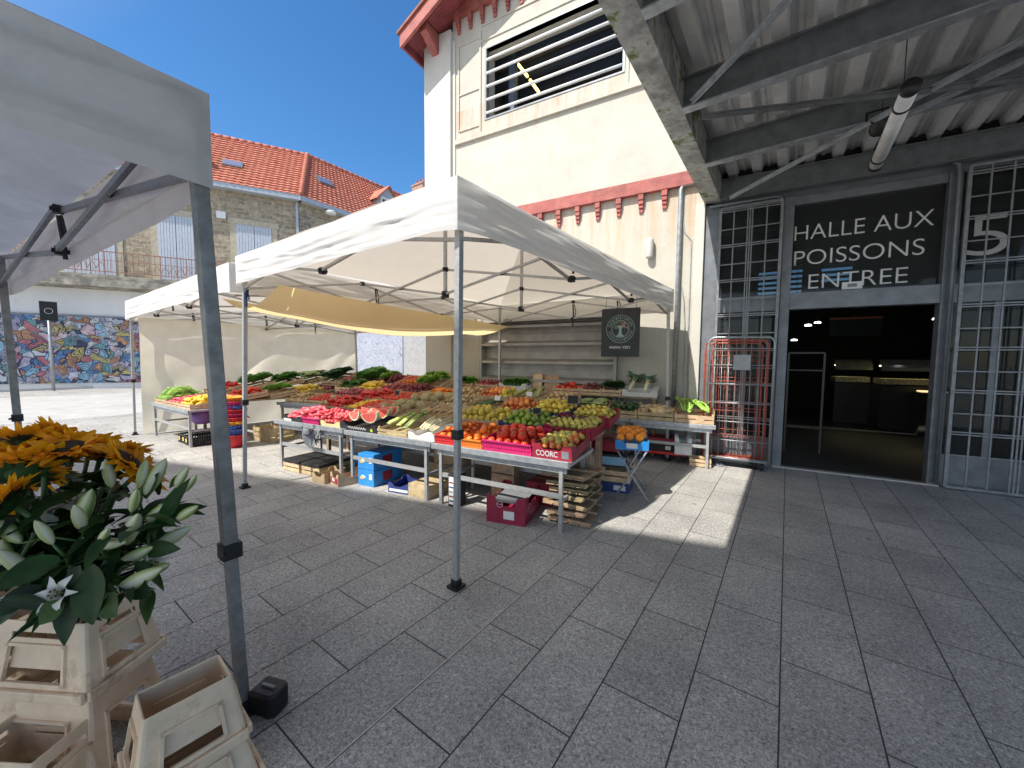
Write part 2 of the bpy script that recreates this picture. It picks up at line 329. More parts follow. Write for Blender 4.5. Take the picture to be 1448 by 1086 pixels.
m_dark=mat('dark_interior',(.022,.022,.024),.8,0,3,.3)
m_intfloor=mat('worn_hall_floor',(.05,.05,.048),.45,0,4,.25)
m_glass=None
m,nt_,b_=mk('dark_window_glass'); b_.inputs['Base Color'].default_value=(.075,.08,.078,1); b_.inputs['Roughness'].default_value=.04
gl=N(nt_,'ShaderNodeBsdfTransparent'); gl.inputs['Color'].default_value=(.55,.58,.6,1); ms=N(nt_,'ShaderNodeMixShader'); ms.inputs[0].default_value=.62
nt_.links.new(b_.outputs[0],ms.inputs[1]); nt_.links.new(gl.outputs[0],ms.inputs[2]); nt_.links.new(ms.outputs[0],nt_.nodes['Material Output'].inputs['Surface']); m_glass=m
m_letter=mat('white_vinyl_letters',(.70,.70,.68),.5)
hall=thing('market_hall','cream market hall with red dentil bands, grey shutter and glazed entrance under a steel canopy','market hall',FA,FANG)
H=hall
# main cream wall with window opening s -5.25..-2.43, z 6.58..7.95 and shutter recess
g=MB()
WL,WR=-6.1,-1.06; T=.35; TOP=9.6
def wallrect(g,s0,s1,z0,z1,t0=0.0,t1=T): g.bb((s0,t0,z0),(s1,t1,z1))
wx0,wx1,wz0,wz1=-5.25,-2.42,6.58,7.95; sx0,sx1,sz0,sz1=-5.30,-2.38,0,2.42
wallrect(g,WL,sx0,0,sz1); wallrect(g,sx1,WR,0,sz1); wallrect(g,WL,WR,sz1,wz0); wallrect(g,WL,wx0,wz0,wz1); wallrect(g,wx1,WR,wz0,wz1); wallrect(g,WL,WR,wz1,TOP)
# gable triangle above
g.prism([(WL,0,TOP),(WR,0,TOP),(WR,0,TOP+1.9),(WL+2,0,TOP+.9)],(0,T,0))
obj('wall',g,m_cream,H)
g=MB(); g.bb((-6.84,-.09,0),(-6.10,.6,8.62)); g.bb((-6.10,-.03,0),(-6.02,.1,8.4)); g.bb((-6.84,.6,0),(-6.5,14,8.2)); obj('pilaster',g,m_cream2,H,bevel=.015)
# flat trim: sill ledge, raised panel frames
g=MB(); g.bb((-6.02,-.055,6.22),(-2.0,0,6.30)); g.bb((-6.02,-.03,6.30),(-1.98,0,6.335))
for (a,b_,c,d) in ((-5.40,6.33,-5.36,8.35),(-5.95,6.5,-5.92,8.2)): g.bb((a,-.022,b_),(c,0,d))
for z in (6.48,7.22,8.22): g.bb((-5.92,-.02,z),(-5.40,0,z+.03))
for z in (8.12,8.42): g.bb((-5.36,-.02,z),(-1.1,0,z+.03))
g.bb((-2.36,-.02,6.34),(-2.33,0,8.1))
obj('wall_moulding',g,m_cream,H)
# window in the upper wall
f=MB()
for (a,b2) in (((wx0-.02,-.015,wz0-.03),(wx0+.02,.1,wz1+.02)),((wx1-.02,-.015,wz0-.03),(wx1+.02,.1,wz1+.02)),((wx0+.02,-.012,wz0-.03),(wx1-.02,.1,wz0)),((wx0+.02,-.012,wz1),(wx1-.02,.1,wz1+.02))): f.bb(a,b2)
win=obj('window',f,m_frame,H)
for k in range(5):
    f=MB(); z=wz0+.10+k*.262; f.path([(wx0+.03,-.01,z),(wx1-.03,-.01,z)],.026,10); obj('window_bar',f,m_white,win,True)
f=MB()
f.bb((wx0-1,T+2.6,6.0),(wx1+1,T+2.7,8.6)); f.bb((wx0-1,T+.01,8.6),(wx1+1,T+2.7,8.7)); f.bb((wx0-1,T+.01,6.0),(wx1+1,T+2.59,6.1)); f.bb((wx0-1,T+.01,6.1),(wx0-.9,T+2.59,8.59)); f.bb((wx1+.9,T+.01,6.1),(wx1+1,T+2.59,8.59))
obj('upper_room',f,mat('grey_room_plaster',(.24,.24,.245),.85,0,2,.2),H)
f=MB()
for k in range(3): f.bb((wx0-.8,T+.5+k*.6,8.25),(wx1+.8,T+.62+k*.6,8.55))
f.bb((wx0+.2,T+.25,6.1),(wx0+.34,T+.4,8.2)); obj('roof_beam',f,mat('blue_grey_beam',(.10,.14,.22),.6),H)
m_tubeon=emis('lit_yellow_tube',(1,.72,.18),3.2)
f=MB(); f.path([(-5.02,T+.62,8.2),(-4.78,T+.62,7.86)],.03,8); f.path([(-4.72,T+.62,7.77),(-4.50,T+.62,7.44)],.03,8); obj('tube_lamp',f,m_tubeon,H,True)
# red bands and dentils
def dentil(s,z,hh):
    d=MB(); d.bb((s-.045,-.09,z-.10),(s+.045,0,z)); d.bb((s-.042,-.075,z-.17),(s+.042,0,z-.10)); d.bb((s-.038,-.055,z-.23),(s+.038,0,z-.17)); d.bb((s-.034,-.035,z-hh),(s+.034,0,z-.23)); return d
g=MB(); g.bb((-6.02,-.10,4.42),(-1.10,0,4.63)); band=obj('red_band',g,m_redp,H)
for k in range(12):
    s=-1.68-k*.377
    if s<-5.95: break
    obj('dentil',dentil(s,4.42,.30),m_redp,band,bevel=.006)
g=MB(); g.bb((-6.02,-.10,8.78),(-1.10,0,9.06)); band=obj('red_band',g,m_redp,H)
for k in range(13): obj('dentil',dentil(-5.92+k*.30,8.78,.30),m_redp,band,bevel=.006)
# roof with raking verge
g=MB(); sl_=math.tan(R(26)); tip=-7.0
def roofz(s): return 8.46+(s-tip)*sl_
for (t0,t1,dz,th) in ((-.66,-.60,.02,.20),(-.60,-.56,.05,.12)):
    g.prism([(tip,t0,roofz(tip)+dz),(1.2,t0,roofz(1.2)+dz),(1.2,t0,roofz(1.2)+dz-th-.1),(tip,t0,roofz(tip)+dz-th-.1)],(0,t1-t0,0))
obj('verge_board',g,m_redp,H)
g=MB()
n=9
for k in range(n):
    t0=-.56+k*(.56/n*1.0); g.prism([(tip+.02,t0,roofz(tip)-.04),(1.2,t0,roofz(1.2)-.04),(1.2,t0,roofz(1.2)-.075),(tip+.02,t0,roofz(tip)-.075)],(0,.56/n-.006,0))
g.prism([(tip+.02,0.0,roofz(tip)-.04),(1.2,0,roofz(1.2)-.04),(1.2,0,roofz(1.2)-.075),(tip+.02,0,roofz(tip)-.075)],(0,14,0))
g.bb((tip-.02,-.62,roofz(tip)-.24),(tip+.03,14,roofz(tip)+.02))
obj('soffit_boards',g,m_redw,H)
g=MB(); g.prism([(tip-.05,-.70,roofz(tip)+.03),(1.2,-.70,roofz(1.2)+.06),(1.2,-.70,roofz(1.2)+.0),(tip-.05,-.70,roofz(tip)-.02)],(0,14.5,0)); obj('roof',g,mat('dull_tile_roof',(.30,.11,.07),.8,0,6,.25),H)
for s in (-6.5,-3.4):
    z=roofz(s)-.09
    g=MB(); g.prism([(s-.09,-.5,z),(s-.09,0,z),(s-.09,0,z-.42),(s-.09,-.12,z-.40),(s-.09,-.42,z-.2),(s-.09,-.5,z-.18)],(.18,0,0)); obj('eave_bracket',g,m_redp,H,bevel=.015)
# shutter: deep horizontal louvres in a frame
g=MB(); g.bb((sx0,.05,0),(sx1,.12,2.42))
sh=obj('shutter',g,m_shut,H)
for k in range(7):
    z=2.30-k*.36
    g=MB(); g.prism([(sx0+.06,-.13,z-.02),(sx0+.06,.05,z+.03),(sx0+.06,.05,z),(sx0+.06,-.13,z-.07)],(sx1-sx0-.12,0,0)); g.bb((sx0+.06,.02,z-.17),(sx1-.06,.05,z-.155))
    obj('louvre',g,m_shut,sh)
g=MB(); g.bb((sx0,-.14,0),(sx0+.06,.05,2.42)); g.bb((sx1-.06,-.14,0),(sx1,.05,2.42)); g.bb((sx0+.06,-.11,2.36),(sx1-.06,.05,2.42)); obj('shutter_frame',g,m_shut,sh)
# wall lamp, pipes
g=MB(); g.lathe([(.002,-.17),(.055,-.17),(.062,-.15),(.062,.10),(.055,.145),(.03,.165),(.002,.17)],14,M=Matrix.Translation((-1.885,-.075,3.50))); g.bb((-1.93,-.04,3.38),(-1.84,0,3.62)); obj('wall_lamp',g,mat('grey_lamp_housing',(.52,.52,.50),.5),H,True)
g=MB(); g.path([(-1.43,-.06,.02),(-1.43,-.06,4.36),(-1.41,-.06,4.42),(-1.36,-.06,4.44),(-1.0,-.06,4.44)],.035,10); obj('drain_pipe',g,m_galv,H,True)
g=MB()
g.path([(-1.39,-.015,3.95),(-1.36,-.015,3.7),(-1.25,-.015,3.55),(-1.24,-.015,.5)],.008,6); g.path([(-1.39,-.015,2.9),(-1.33,-.015,2.6),(-1.30,-.015,2.1),(-1.30,-.015,.6)],.008,6); obj('cable',g,m_galv,H)
g=MB(); g.bb((-1.20,-.10,0),(-1.06,0,4.08)); obj('corner_post',g,m_cream2,H,bevel=.01)
# ---- entrance facade
g=MB(); g.bb((-1.06,-.04,0),(-.86,.20,4.05)); g.bb((-.86,.02,2.36),(-.02,.10,2.60)); g.bb((-.86,.02,3.98),(4.6,.12,4.1)); g.bb((-.02,-.05,0),(.10,.10,3.98)); g.bb((1.67,-.05,0),(1.79,.10,3.98)); g.bb((2.62,-.05,0),(2.74,.10,3.98)); g.bb((.10,-.045,2.36),(1.67,.10,2.60)); g.bb((1.79,.02,2.36),(2.62,.10,2.6)); g.bb((.10,-.02,3.86),(1.67,.1,3.98)); g.bb((2.74,0,0),(5.6,.1,2.4)); g.bb((2.74,.02,2.40),(5.6,.1,2.62)); 
g.bb((-.86,.02,0),(-.02,.10,.40)); g.bb((1.79,.02,0),(2.62,.10,.42))
for s in (-.44,2.2): g.bb((s-.03,.03,.40),(s+.03,.09,2.36))
obj('entrance_frame',g,m_frame,H,bevel=.006)
g=MB(); g.bb((-.86,.055,.40),(-.02,.06,3.98)); g.bb((.10,.045,2.60),(1.67,.05,3.86)); g.bb((1.79,.055,.42),(2.62,.06,3.98)); g.bb((2.74,.055,2.62),(5.6,.06,3.98)); obj('glass',g,m_glass,H)
for (tx,x0,x1,z,h) in (('HALLE AUX',.075,1.585,3.345,.222),('POISSONS',.085,1.515,2.985,.222),('ENTREE',.27,1.375,2.635,.222)):
    t=text_fit(tx,x0+.05,x1,z+.02,h,.040); obj('lettering',t,m_letter,H)
obj('lettering',text_fit('5',1.90,2.25,2.93,.52,.048),mat('grey_vinyl_digit',(.50,.50,.49),.5),H)
obj('lettering',text_fit('HALLES',2.32,2.60,3.62,.10,.048) if False else text_fit('C',2.50,2.61,3.60,.12,.048),m_letter,H)
g=MB(); g.bb((.70,.028,2.615),(.92,.038,2.715)); nb=obj('notice_plate',g,m_white,H); 
g=MB(); g.bb((.76,.022,2.645),(.86,.027,2.69)); obj('print_block',g,m_greypl,nb)
g=MB(); g.bb((-.02,-.06,.001),(1.79,.02,.02)); obj('threshold',g,m_strip,H)
# pipes/rail of the sliding gates
g=MB(); g.path([(-1.0,-.10,4.0),(-.12,-.10,4.0),(-.06,-.10,3.96),(-.05,-.10,3.86),(-.05,-.10,.05)],.022,8); g.path([(1.66,-.12,4.06),(1.72,-.12,4.02),(1.73,-.12,3.9),(1.73,-.12,.05)],.022,8); g.path([(1.66,-.12,4.06),(5,-.12,4.06)],.018,8); obj('gate_rail',g,m_frame,H,True)
# interior shell
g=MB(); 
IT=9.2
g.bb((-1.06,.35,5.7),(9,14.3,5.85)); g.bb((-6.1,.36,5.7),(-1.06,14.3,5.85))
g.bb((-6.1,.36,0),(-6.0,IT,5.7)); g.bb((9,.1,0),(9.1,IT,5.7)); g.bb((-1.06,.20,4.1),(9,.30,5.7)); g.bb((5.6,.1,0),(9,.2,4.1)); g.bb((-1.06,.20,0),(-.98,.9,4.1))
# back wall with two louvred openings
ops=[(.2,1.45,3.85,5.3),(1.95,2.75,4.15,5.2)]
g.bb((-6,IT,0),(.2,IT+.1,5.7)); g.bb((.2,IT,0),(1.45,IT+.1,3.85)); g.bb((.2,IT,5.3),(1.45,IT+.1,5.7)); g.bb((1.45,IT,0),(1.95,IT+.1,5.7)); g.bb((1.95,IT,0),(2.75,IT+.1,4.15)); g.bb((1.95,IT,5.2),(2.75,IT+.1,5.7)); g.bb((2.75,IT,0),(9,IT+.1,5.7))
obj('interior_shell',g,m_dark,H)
g=MB()
for (a,b2,c,d) in ops:
    z=c
    while z<d-.03: g.bb((a,IT-.02,z),(b2,IT+.08,z+.07)); z+=.17
obj('louvre_slats',g,m_dark,H)
g=MB(); g.bb((1.80,IT-.1,3.75),(1.90,IT-.03,4.9)); g.bb((.95,IT-.1,3.75),(1.0,IT-.03,4.1)); obj('yellow_post',g,emis('sunlit_yellow_paint',(.85,.55,.06),.5) if False else mat('yellow_paint',(.85,.55,.06),.5),H)
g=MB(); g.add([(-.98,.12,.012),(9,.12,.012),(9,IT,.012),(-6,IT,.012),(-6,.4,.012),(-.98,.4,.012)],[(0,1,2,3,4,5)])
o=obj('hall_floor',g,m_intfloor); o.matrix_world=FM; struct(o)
# ---- canopy roof (built on the paving grid, so axis aligned in the world)
IM=FM.inverted()
def cpart(name,g,mt,smooth=False,bevel=0):
    g.v=[IM@v for v in g.v]; return obj(name,g,mt,H,smooth,bevel=bevel)
m_moss,nt_,b_=mk('mossy_concrete'); L=nt_.links.new
tc=N(nt_,'ShaderNodeTexCoord'); n1=N(nt_,'ShaderNodeTexNoise',Scale=1.7,Detail=6.0,Roughness=.65); L(tc.outputs['Object'],n1.inputs['Vector'])
n2=N(nt_,'ShaderNodeTexNoise',Scale=14.0,Detail=5.0); L(tc.outputs['Object'],n2.inputs['Vector'])
r1=ramp(nt_,[(.42,(.22,.22,.205)),(.50,(.36,.36,.34)),(.56,(.40,.40,.38)),(.60,(.13,.17,.05)),(.72,(.10,.14,.03))]); L(n1.outputs['Fac'],r1.inputs['Fac'])
r2=ramp(nt_,[(.3,(.7,.7,.7)),(.7,(1.1,1.1,1.1))]); L(n2.outputs['Fac'],r2.inputs['Fac'])
mx=N(nt_,'ShaderNodeMix',_data_type='RGBA',_blend_type='MULTIPLY'); mx.inputs['Factor'].default_value=1; L(r1.outputs['Color'],mx.inputs['A']); L(r2.outputs['Color'],mx.inputs['B']); L(mx.outputs['Result'],b_.inputs['Base Color']); b_.inputs['Roughness'].default_value=.9
g=MB(); nseg=26
yy=[-5+ (6.90+5)*k/nseg for k in range(nseg+1)]
g.prism([(-1.19,-2.2,4.10),(-1.19,6.93,4.10),(-.95,6.96,4.06),(-.95,-2.2,4.06)],(0,0,.52)); cpart('edge_beam',g,m_moss)
for y in (-2.1,-1.1,.2,1.6,2.9,4.2,5.5):
    g=MB(); x0=-.95; x1=5.5
    g.bb((x0,y-.05,4.334),(x1,y+.05,4.35)); g.bb((x0,y-.006,4.066),(x1,y+.006,4.334)); cpart('purlin',g,m_beam); g=MB(); g.bb((x0,y-.05,4.05),(x1,y+.05,4.0655)); cpart('purlin_flange',g,m_galv)  # lower flange coloured lighter than its beam, light from below put into colour
g=MB(); p=fw(-.85,-.14,0); q=fw(5.6,-.14,0)
g.bar((p.x,p.y,4.2),(q.x,q.y,4.2),.012,.27); g.bar((p.x,p.y,4.058),(q.x,q.y,4.058),.10,.016); g.bar((p.x,p.y,4.342),(q.x,q.y,4.342),.10,.016); cpart('purlin',g,m_beam)
def angle(p,q,n='brace',wd=.055,mt=None): 
    g=MB(); g.bar(p,q,wd,.012); g.bar((p[0],p[1],p[2]-.02),(q[0],q[1],q[2]-.02),.012,.045); cpart(n,g,mt or m_galv)
angle((-.86,4.15,4.10),(1.6,1.7,4.10)); angle((-.80,4.33,4.03),(4.6,6.60,4.03),mt=m_beam); angle((-.80,6.66,4.03),(1.75,4.30,4.03)); angle((1.9,4.3,4.03),(4.4,6.5,4.03),mt=m_beam); angle((-.86,1.5,4.10),(1.6,4.1,4.11)) if False else None
angle((.7,5.55,4.035),(4.2,3.0,4.035))
# trapezoidal sheet running front to back
prof=[]; x=-1.15; pitch=.31
while x<5.6:
    prof+= [(x,.0),(x+.09,.0),(x+.115,.075),(x+.155,.075),(x+.17,.06),(x+.20,.06),(x+.215,.075),(x+.27,.075),(x+.295,.0)]; x+=pitch
g=MB(); vs=[];fs=[]
for (a,z) in prof:
    zz=4.40+z*1.25
    vs+=[(a,-2.2,zz),(a,7.0+(a+.12)*.114,zz)]
for k in range(len(prof)-1): fs.append((2*k,2*k+1,2*k+3,2*k+2))
g.add(vs,fs)
m_sheet=mat('galvanised_roof_sheet',(.74,.74,.735),.45,.25,3,.12,stain=((.54,.54,.535),2.2,.5,.75))
cpart('roof_sheet',g,m_sheet)
g=MB(); g.bb((-1.17,-2.2,4.53),(5.6,7.6,4.58)); cpart('roof_deck',g,m_beam)
# added unseen shelter roof on posts put in to shade the foreground
sh_=thing('added_sunshade','added unseen flat shelter roof on steel posts behind the photographer, over the shaded paving','sunshade',(0,0,0))
zs=14.0; ang=math.atan(.284); d=Vector((math.cos(ang),math.sin(ang),0)); nrm=Vector((-d.y,d.x,0)); p0=Vector((-.34-.2*zs,3.65-.8*zs,0))
a=p0-d*12.5; b2=p0+d*2.0
g=MB(); g.prism([a-nrm*6.4+Vector((0,0,zs)),b2-nrm*6.4+Vector((0,0,zs)),b2+Vector((0,0,zs)),a+Vector((0,0,zs))],(0,0,.12)); obj('roof_slab',g,m_white,sh_)
for k in range(4):
    q=a.lerp(b2,k/3)-nrm*5.8; g=MB(); g.bar((q.x,q.y,0),(q.x,q.y,zs),.16); obj('post',g,m_galv,sh_)

# hanging tube lamp under the canopy
lt=thing('hanging_tube_lamp','white tubular lamp with black ends hanging under the steel canopy','lamp',(.66,4.22,3.66))
g=MB(); g.path([(0,0,0),(0,1.36,0)],.055,16); obj('tube',g,mat('white_tube',(.80,.80,.80),.35),lt,True)
for y in (-.05,1.36): g=MB(); g.path([(0,y,0),(0,y+.05,0)],.06,16); obj('end_cap',g,m_black,lt,True)
for y in (.22,1.2):
    g=MB(); g.path([(0,y,0),(0,y+.025,0)],.061,16); o=obj('clamp_ring',g,m_black,lt,True)
    g=MB(); g.path([(0,y+.012,.055),(0,y+.012,.66)],.004,5); obj('suspension_wire',g,m_black,lt)
fl=thing('floodlight','small black floodlight fixed to the canopy beam behind the tube lamp','floodlight',(.62,5.36,4.02))
g=MB(); g.lathe([(.002,0),(.05,0),(.09,.10),(.095,.14),(.002,.15)],14,M=Matrix.Rotation(R(-110),4,'X')@Matrix.Rotation(R(20),4,'Y')); obj('lamp_head',g,m_black,fl,True)
g=MB(); g.bar((-.08,0,.0),(-.08,.04,.1),.02,.01); g.bar((.08,0,0),(.08,.04,.1),.02,.01); g.bar((-.08,.04,.1),(.08,.04,.1),.02,.01); obj('yoke',g,m_black,fl)

# folding grille gates
m_dgalv=mat('dull_galvanised_bar',(.25,.262,.275),.5,.4,14,.2)
def gate(label,s0,s1,z0,z1,vs,hs):
    t=thing('sliding_gate',label,'gate',fw(s0,-.16,0),FANG); W=s1-s0
    g=MB()
    for s in vs: g.bar((s-s0,0,z0),(s-s0,0,z1),.016,.014)
    obj('upright',g,m_dgalv,t)
    g=MB()
    for z in hs: g.bar((0,-.016,z),(W,-.016,z),.012,.014)
    obj('crossbar',g,m_dgalv,t)
    g=MB(); g.bar((0,0,z0),(0,0,z1),.035); g.bar((W,0,z0),(W,0,z1),.035); g.bar((0,0,z0),(W,0,z0),.03); g.bar((0,0,z1),(W,0,z1),.03); obj('gate_frame',g,m_dgalv,t)
hz=[.45+.262*k for k in range(14)]; hz2=sorted(hz+[z+.03 for z in hz[1::2]])
gate('grey metal grille gate left of the entrance, behind the roll cages',-.84,-.06,.04,3.92,[-.66,-.48,-.45,-.42,-.24],hz2)
gate('grey metal grille gate with slim bars right of the entrance, under the number five',1.80,2.60,.04,3.96,[1.98,2.16,2.34,2.375,2.41,2.50],hz2)

# things inside the hall
m_lit=emis('lit_counter_glow',(.95,.82,.45),4.0); m_litw=emis('white_lamp_glow',(.9,.95,1),5.0)
m_case=mat('dark_counter',(.05,.045,.04),.4,0,4,.2); m_cased=mat('display_goods',(.55,.50,.30),.6,0,30,.7)
def case(label,s,t,W,z0):
    c=thing('display_counter',label,'counter',fw(s,t,0),FANG)
    g=MB(); g.bb((0,0,0),(W,.8,z0)); obj('counter_body',g,m_case,c)
    g=MB(); g.bb((.03,.1,z0+.03),(W-.03,.7,z0+.16)); obj('goods',g,m_cased,c)
    n=6; g=MB()
    pts=[(0,.05+.35*(1-math.cos(PI/2*k/n)),z0+.35+.28*math.sin(PI/2*k/n)) for k in range(n+1)]
    for k in range(n): a,b2=pts[k],pts[k+1]; g.add([(0,a[1],a[2]),(W,a[1],a[2]),(W,b2[1],b2[2]),(0,b2[1],b2[2])],[(0,1,2,3)])
    obj('curved_glass',g,mat('tinted_case_glass',(.22,.22,.17),.15),c,True)
    g=MB(); g.bb((.05,.35,z0+.45),(W-.05,.40,z0+.48)); obj('strip_light',g,m_lit,c)
case('lit glass fish counter deep inside the hall, left of the doorway centre',1.85,6.0,.75,1.05)
case('long lit fish counter inside the hall, towards the right doorpost',2.55,5.2,1.3,1.05)
c=thing('price_board','small lit card on the right fish counter inside the hall','sign',fw(3.05,4.6,0),FANG); g=MB(); g.bb((0,0,0),(.5,.4,.95)); obj('stand',g,m_case,c); g=MB(); g.bb((.02,.02,.96),(.42,.3,.985)); obj('lit_card',g,emis('lit_card',(1,.75,.35),.9),c)
for k,(s,t,z,lab) in enumerate(((.95,4.2,2.43,'first small ceiling lamp glowing inside the hall, on the left'),(1.25,5,2.55,'second ceiling lamp inside the hall, bright and tilted'),(3.2,4.6,2.52,'ceiling lamp inside the hall beside the right doorpost'),(.86,5.5,2.15,'low white spot lamp inside the hall at the far left'))):
    c=thing('ceiling_lamp',lab,'lamp',fw(s,t,z),FANG); g=MB(); g.lathe([(.01,0),(.07,0),(.06,.03),(.01,.04)],12); obj('bulb',g,m_litw,c); g=MB(); g.path([(0,0,.04),(0,0,5.7-z)],.006,5); obj('cord',g,m_black,c)
c=thing('menu_screen','dark hanging screen with an orange top strip inside the hall','screen',fw(1.6,5.6,2.25),FANG); g=MB(); g.bb((0,0,0),(1.0,.06,.42)); obj('panel',g,m_black,c); g=MB(); g.bb((0,-.01,.42),(1.0,.06,.47)); obj('orange_strip',g,mat('orange_strip',(.5,.16,.06),.5),c); g=MB(); g.bar((.5,.03,.47),(.5,.03,3.4),.03); obj('hanger',g,m_black,c)
c=thing('rack','tall thin metal rack inside the hall by the left doorpost','rack',fw(.28,1.3,0),FANG)
g=MB()
for s in (0,.5): g.bar((s,0,0),(s,0,1.75),.03)
g.bar((0,0,1.75),(.5,0,1.75),.03); g.bar((0,0,.45),(.5,0,.45),.02); g.bar((0,0,1.45),(.5,0,1.45),.02); obj('rack_frame',g,m_case,c)
# ------------------------------------------------------------------ stone house across the street
HA=Vector((-28.7,.7,0)); HM=Matrix.Translation(HA)@Matrix.Rotation(R(62),4,'Z')
def m_stone():
    m,nt,b=mk('coursed_stone'); L=nt.links.new
    tc=N(nt,'ShaderNodeTexCoord'); nz=N(nt,'ShaderNodeTexNoise',Scale=1.6,Detail=3.0); L(tc.outputs['Object'],nz.inputs['Vector'])
    vm=N(nt,'ShaderNodeVectorMath',_operation='MULTIPLY_ADD'); L(nz.outputs['Color'],vm.inputs[0]); vm.inputs[1].default_value=(.30,.30,.16); L(tc.outputs['Object'],vm.inputs[2])
    sp=N(nt,'ShaderNodeSeparateXYZ'); L(vm.outputs[0],sp.inputs[0]); ad=N(nt,'ShaderNodeMath',_operation='ADD'); L(sp.outputs['X'],ad.inputs[0]); L(sp.outputs['Y'],ad.inputs[1])
    cb=N(nt,'ShaderNodeCombineXYZ'); L(ad.outputs[0],cb.inputs['X']); L(sp.outputs['Z'],cb.inputs['Y'])
    br=N(nt,'ShaderNodeTexBrick',Scale=1.0); br.offset=.37; br.squash=1.6; br.squash_frequency=3
    for k,v in (('Mortar Size',.022),('Mortar Smooth',.3),('Bias',-.1),('Brick Width',.55),('Row Height',.19)): br.inputs[k].default_value=v
    br.inputs['Color1'].default_value=(.34,.29,.215,1); br.inputs['Color2'].default_value=(.58,.49,.355,1); br.inputs['Mortar'].default_value=(.60,.51,.37,1); L(cb.outputs[0],br.inputs['Vector'])
    n2=N(nt,'ShaderNodeTexNoise',Scale=5.0,Detail=6.0,Roughness=.7); L(tc.outputs['Object'],n2.inputs['Vector']); r2=ramp(nt,[(.35,(.55,.55,.55)),(.65,(1.15,1.13,1.1))]); L(n2.outputs['Fac'],r2.inputs['Fac'])
    mx=N(nt,'ShaderNodeMix',_data_type='RGBA',_blend_type='MULTIPLY'); mx.inputs['Factor'].default_value=1; L(br.outputs['Color'],mx.inputs['A']); L(r2.outputs['Color'],mx.inputs['B']); L(mx.outputs['Result'],b.inputs['Base Color'])
    b.inputs['Roughness'].default_value=.9
    h=N(nt,'ShaderNodeMath',_operation='MULTIPLY_ADD'); L(br.outputs['Fac'],h.inputs[0]); h.inputs[1].default_value=-1.2; L(n2.outputs['Fac'],h.inputs[2]); bp=N(nt,'ShaderNodeBump',Strength=.9,Distance=.05); L(h.outputs[0],bp.inputs['Height']); L(bp.outputs['Normal'],b.inputs['Normal'])
    return m
m_stonew=m_stone()
m_surr=mat('pale_stone_surround',(.50,.44,.33),.85,0,6,.15,bs=20,bst=.2)
m_shutter=mat('pale_blue_shutter',(.50,.55,.62),.6,0,8,.08)
m_gut=mat('blue_grey_gutter',(.42,.47,.52),.5,.1,6,.08)
m_rust=mat('rusty_balcony_rail',(.34,.16,.12),.7,.1,12,.3)
m_whitew=m_wall('white_painted_wall',(.72,.72,.72),.05)
m_slab=mat('weathered_slab',(.36,.33,.27),.9,0,2.5,.35,bs=20,bst=.2,stain=((.17,.16,.14),1.5,.5,.62))
def m_tiles():
    m,nt,b=mk('terracotta_tiles'); L=nt.links.new
    tc=N(nt,'ShaderNodeTexCoord'); n1=N(nt,'ShaderNodeTexNoise',Scale=3.0,Detail=6.0,Roughness=.75); L(tc.outputs['Object'],n1.inputs['Vector'])
    r1=ramp(nt,[(.3,(.34,.11,.07)),(.55,(.50,.17,.11)),(.75,(.58,.27,.18))]); L(n1.outputs['Fac'],r1.inputs['Fac']); L(r1.outputs['Color'],b.inputs['Base Color']); b.inputs['Roughness'].default_value=.8
    return m
m_tile=m_tiles()
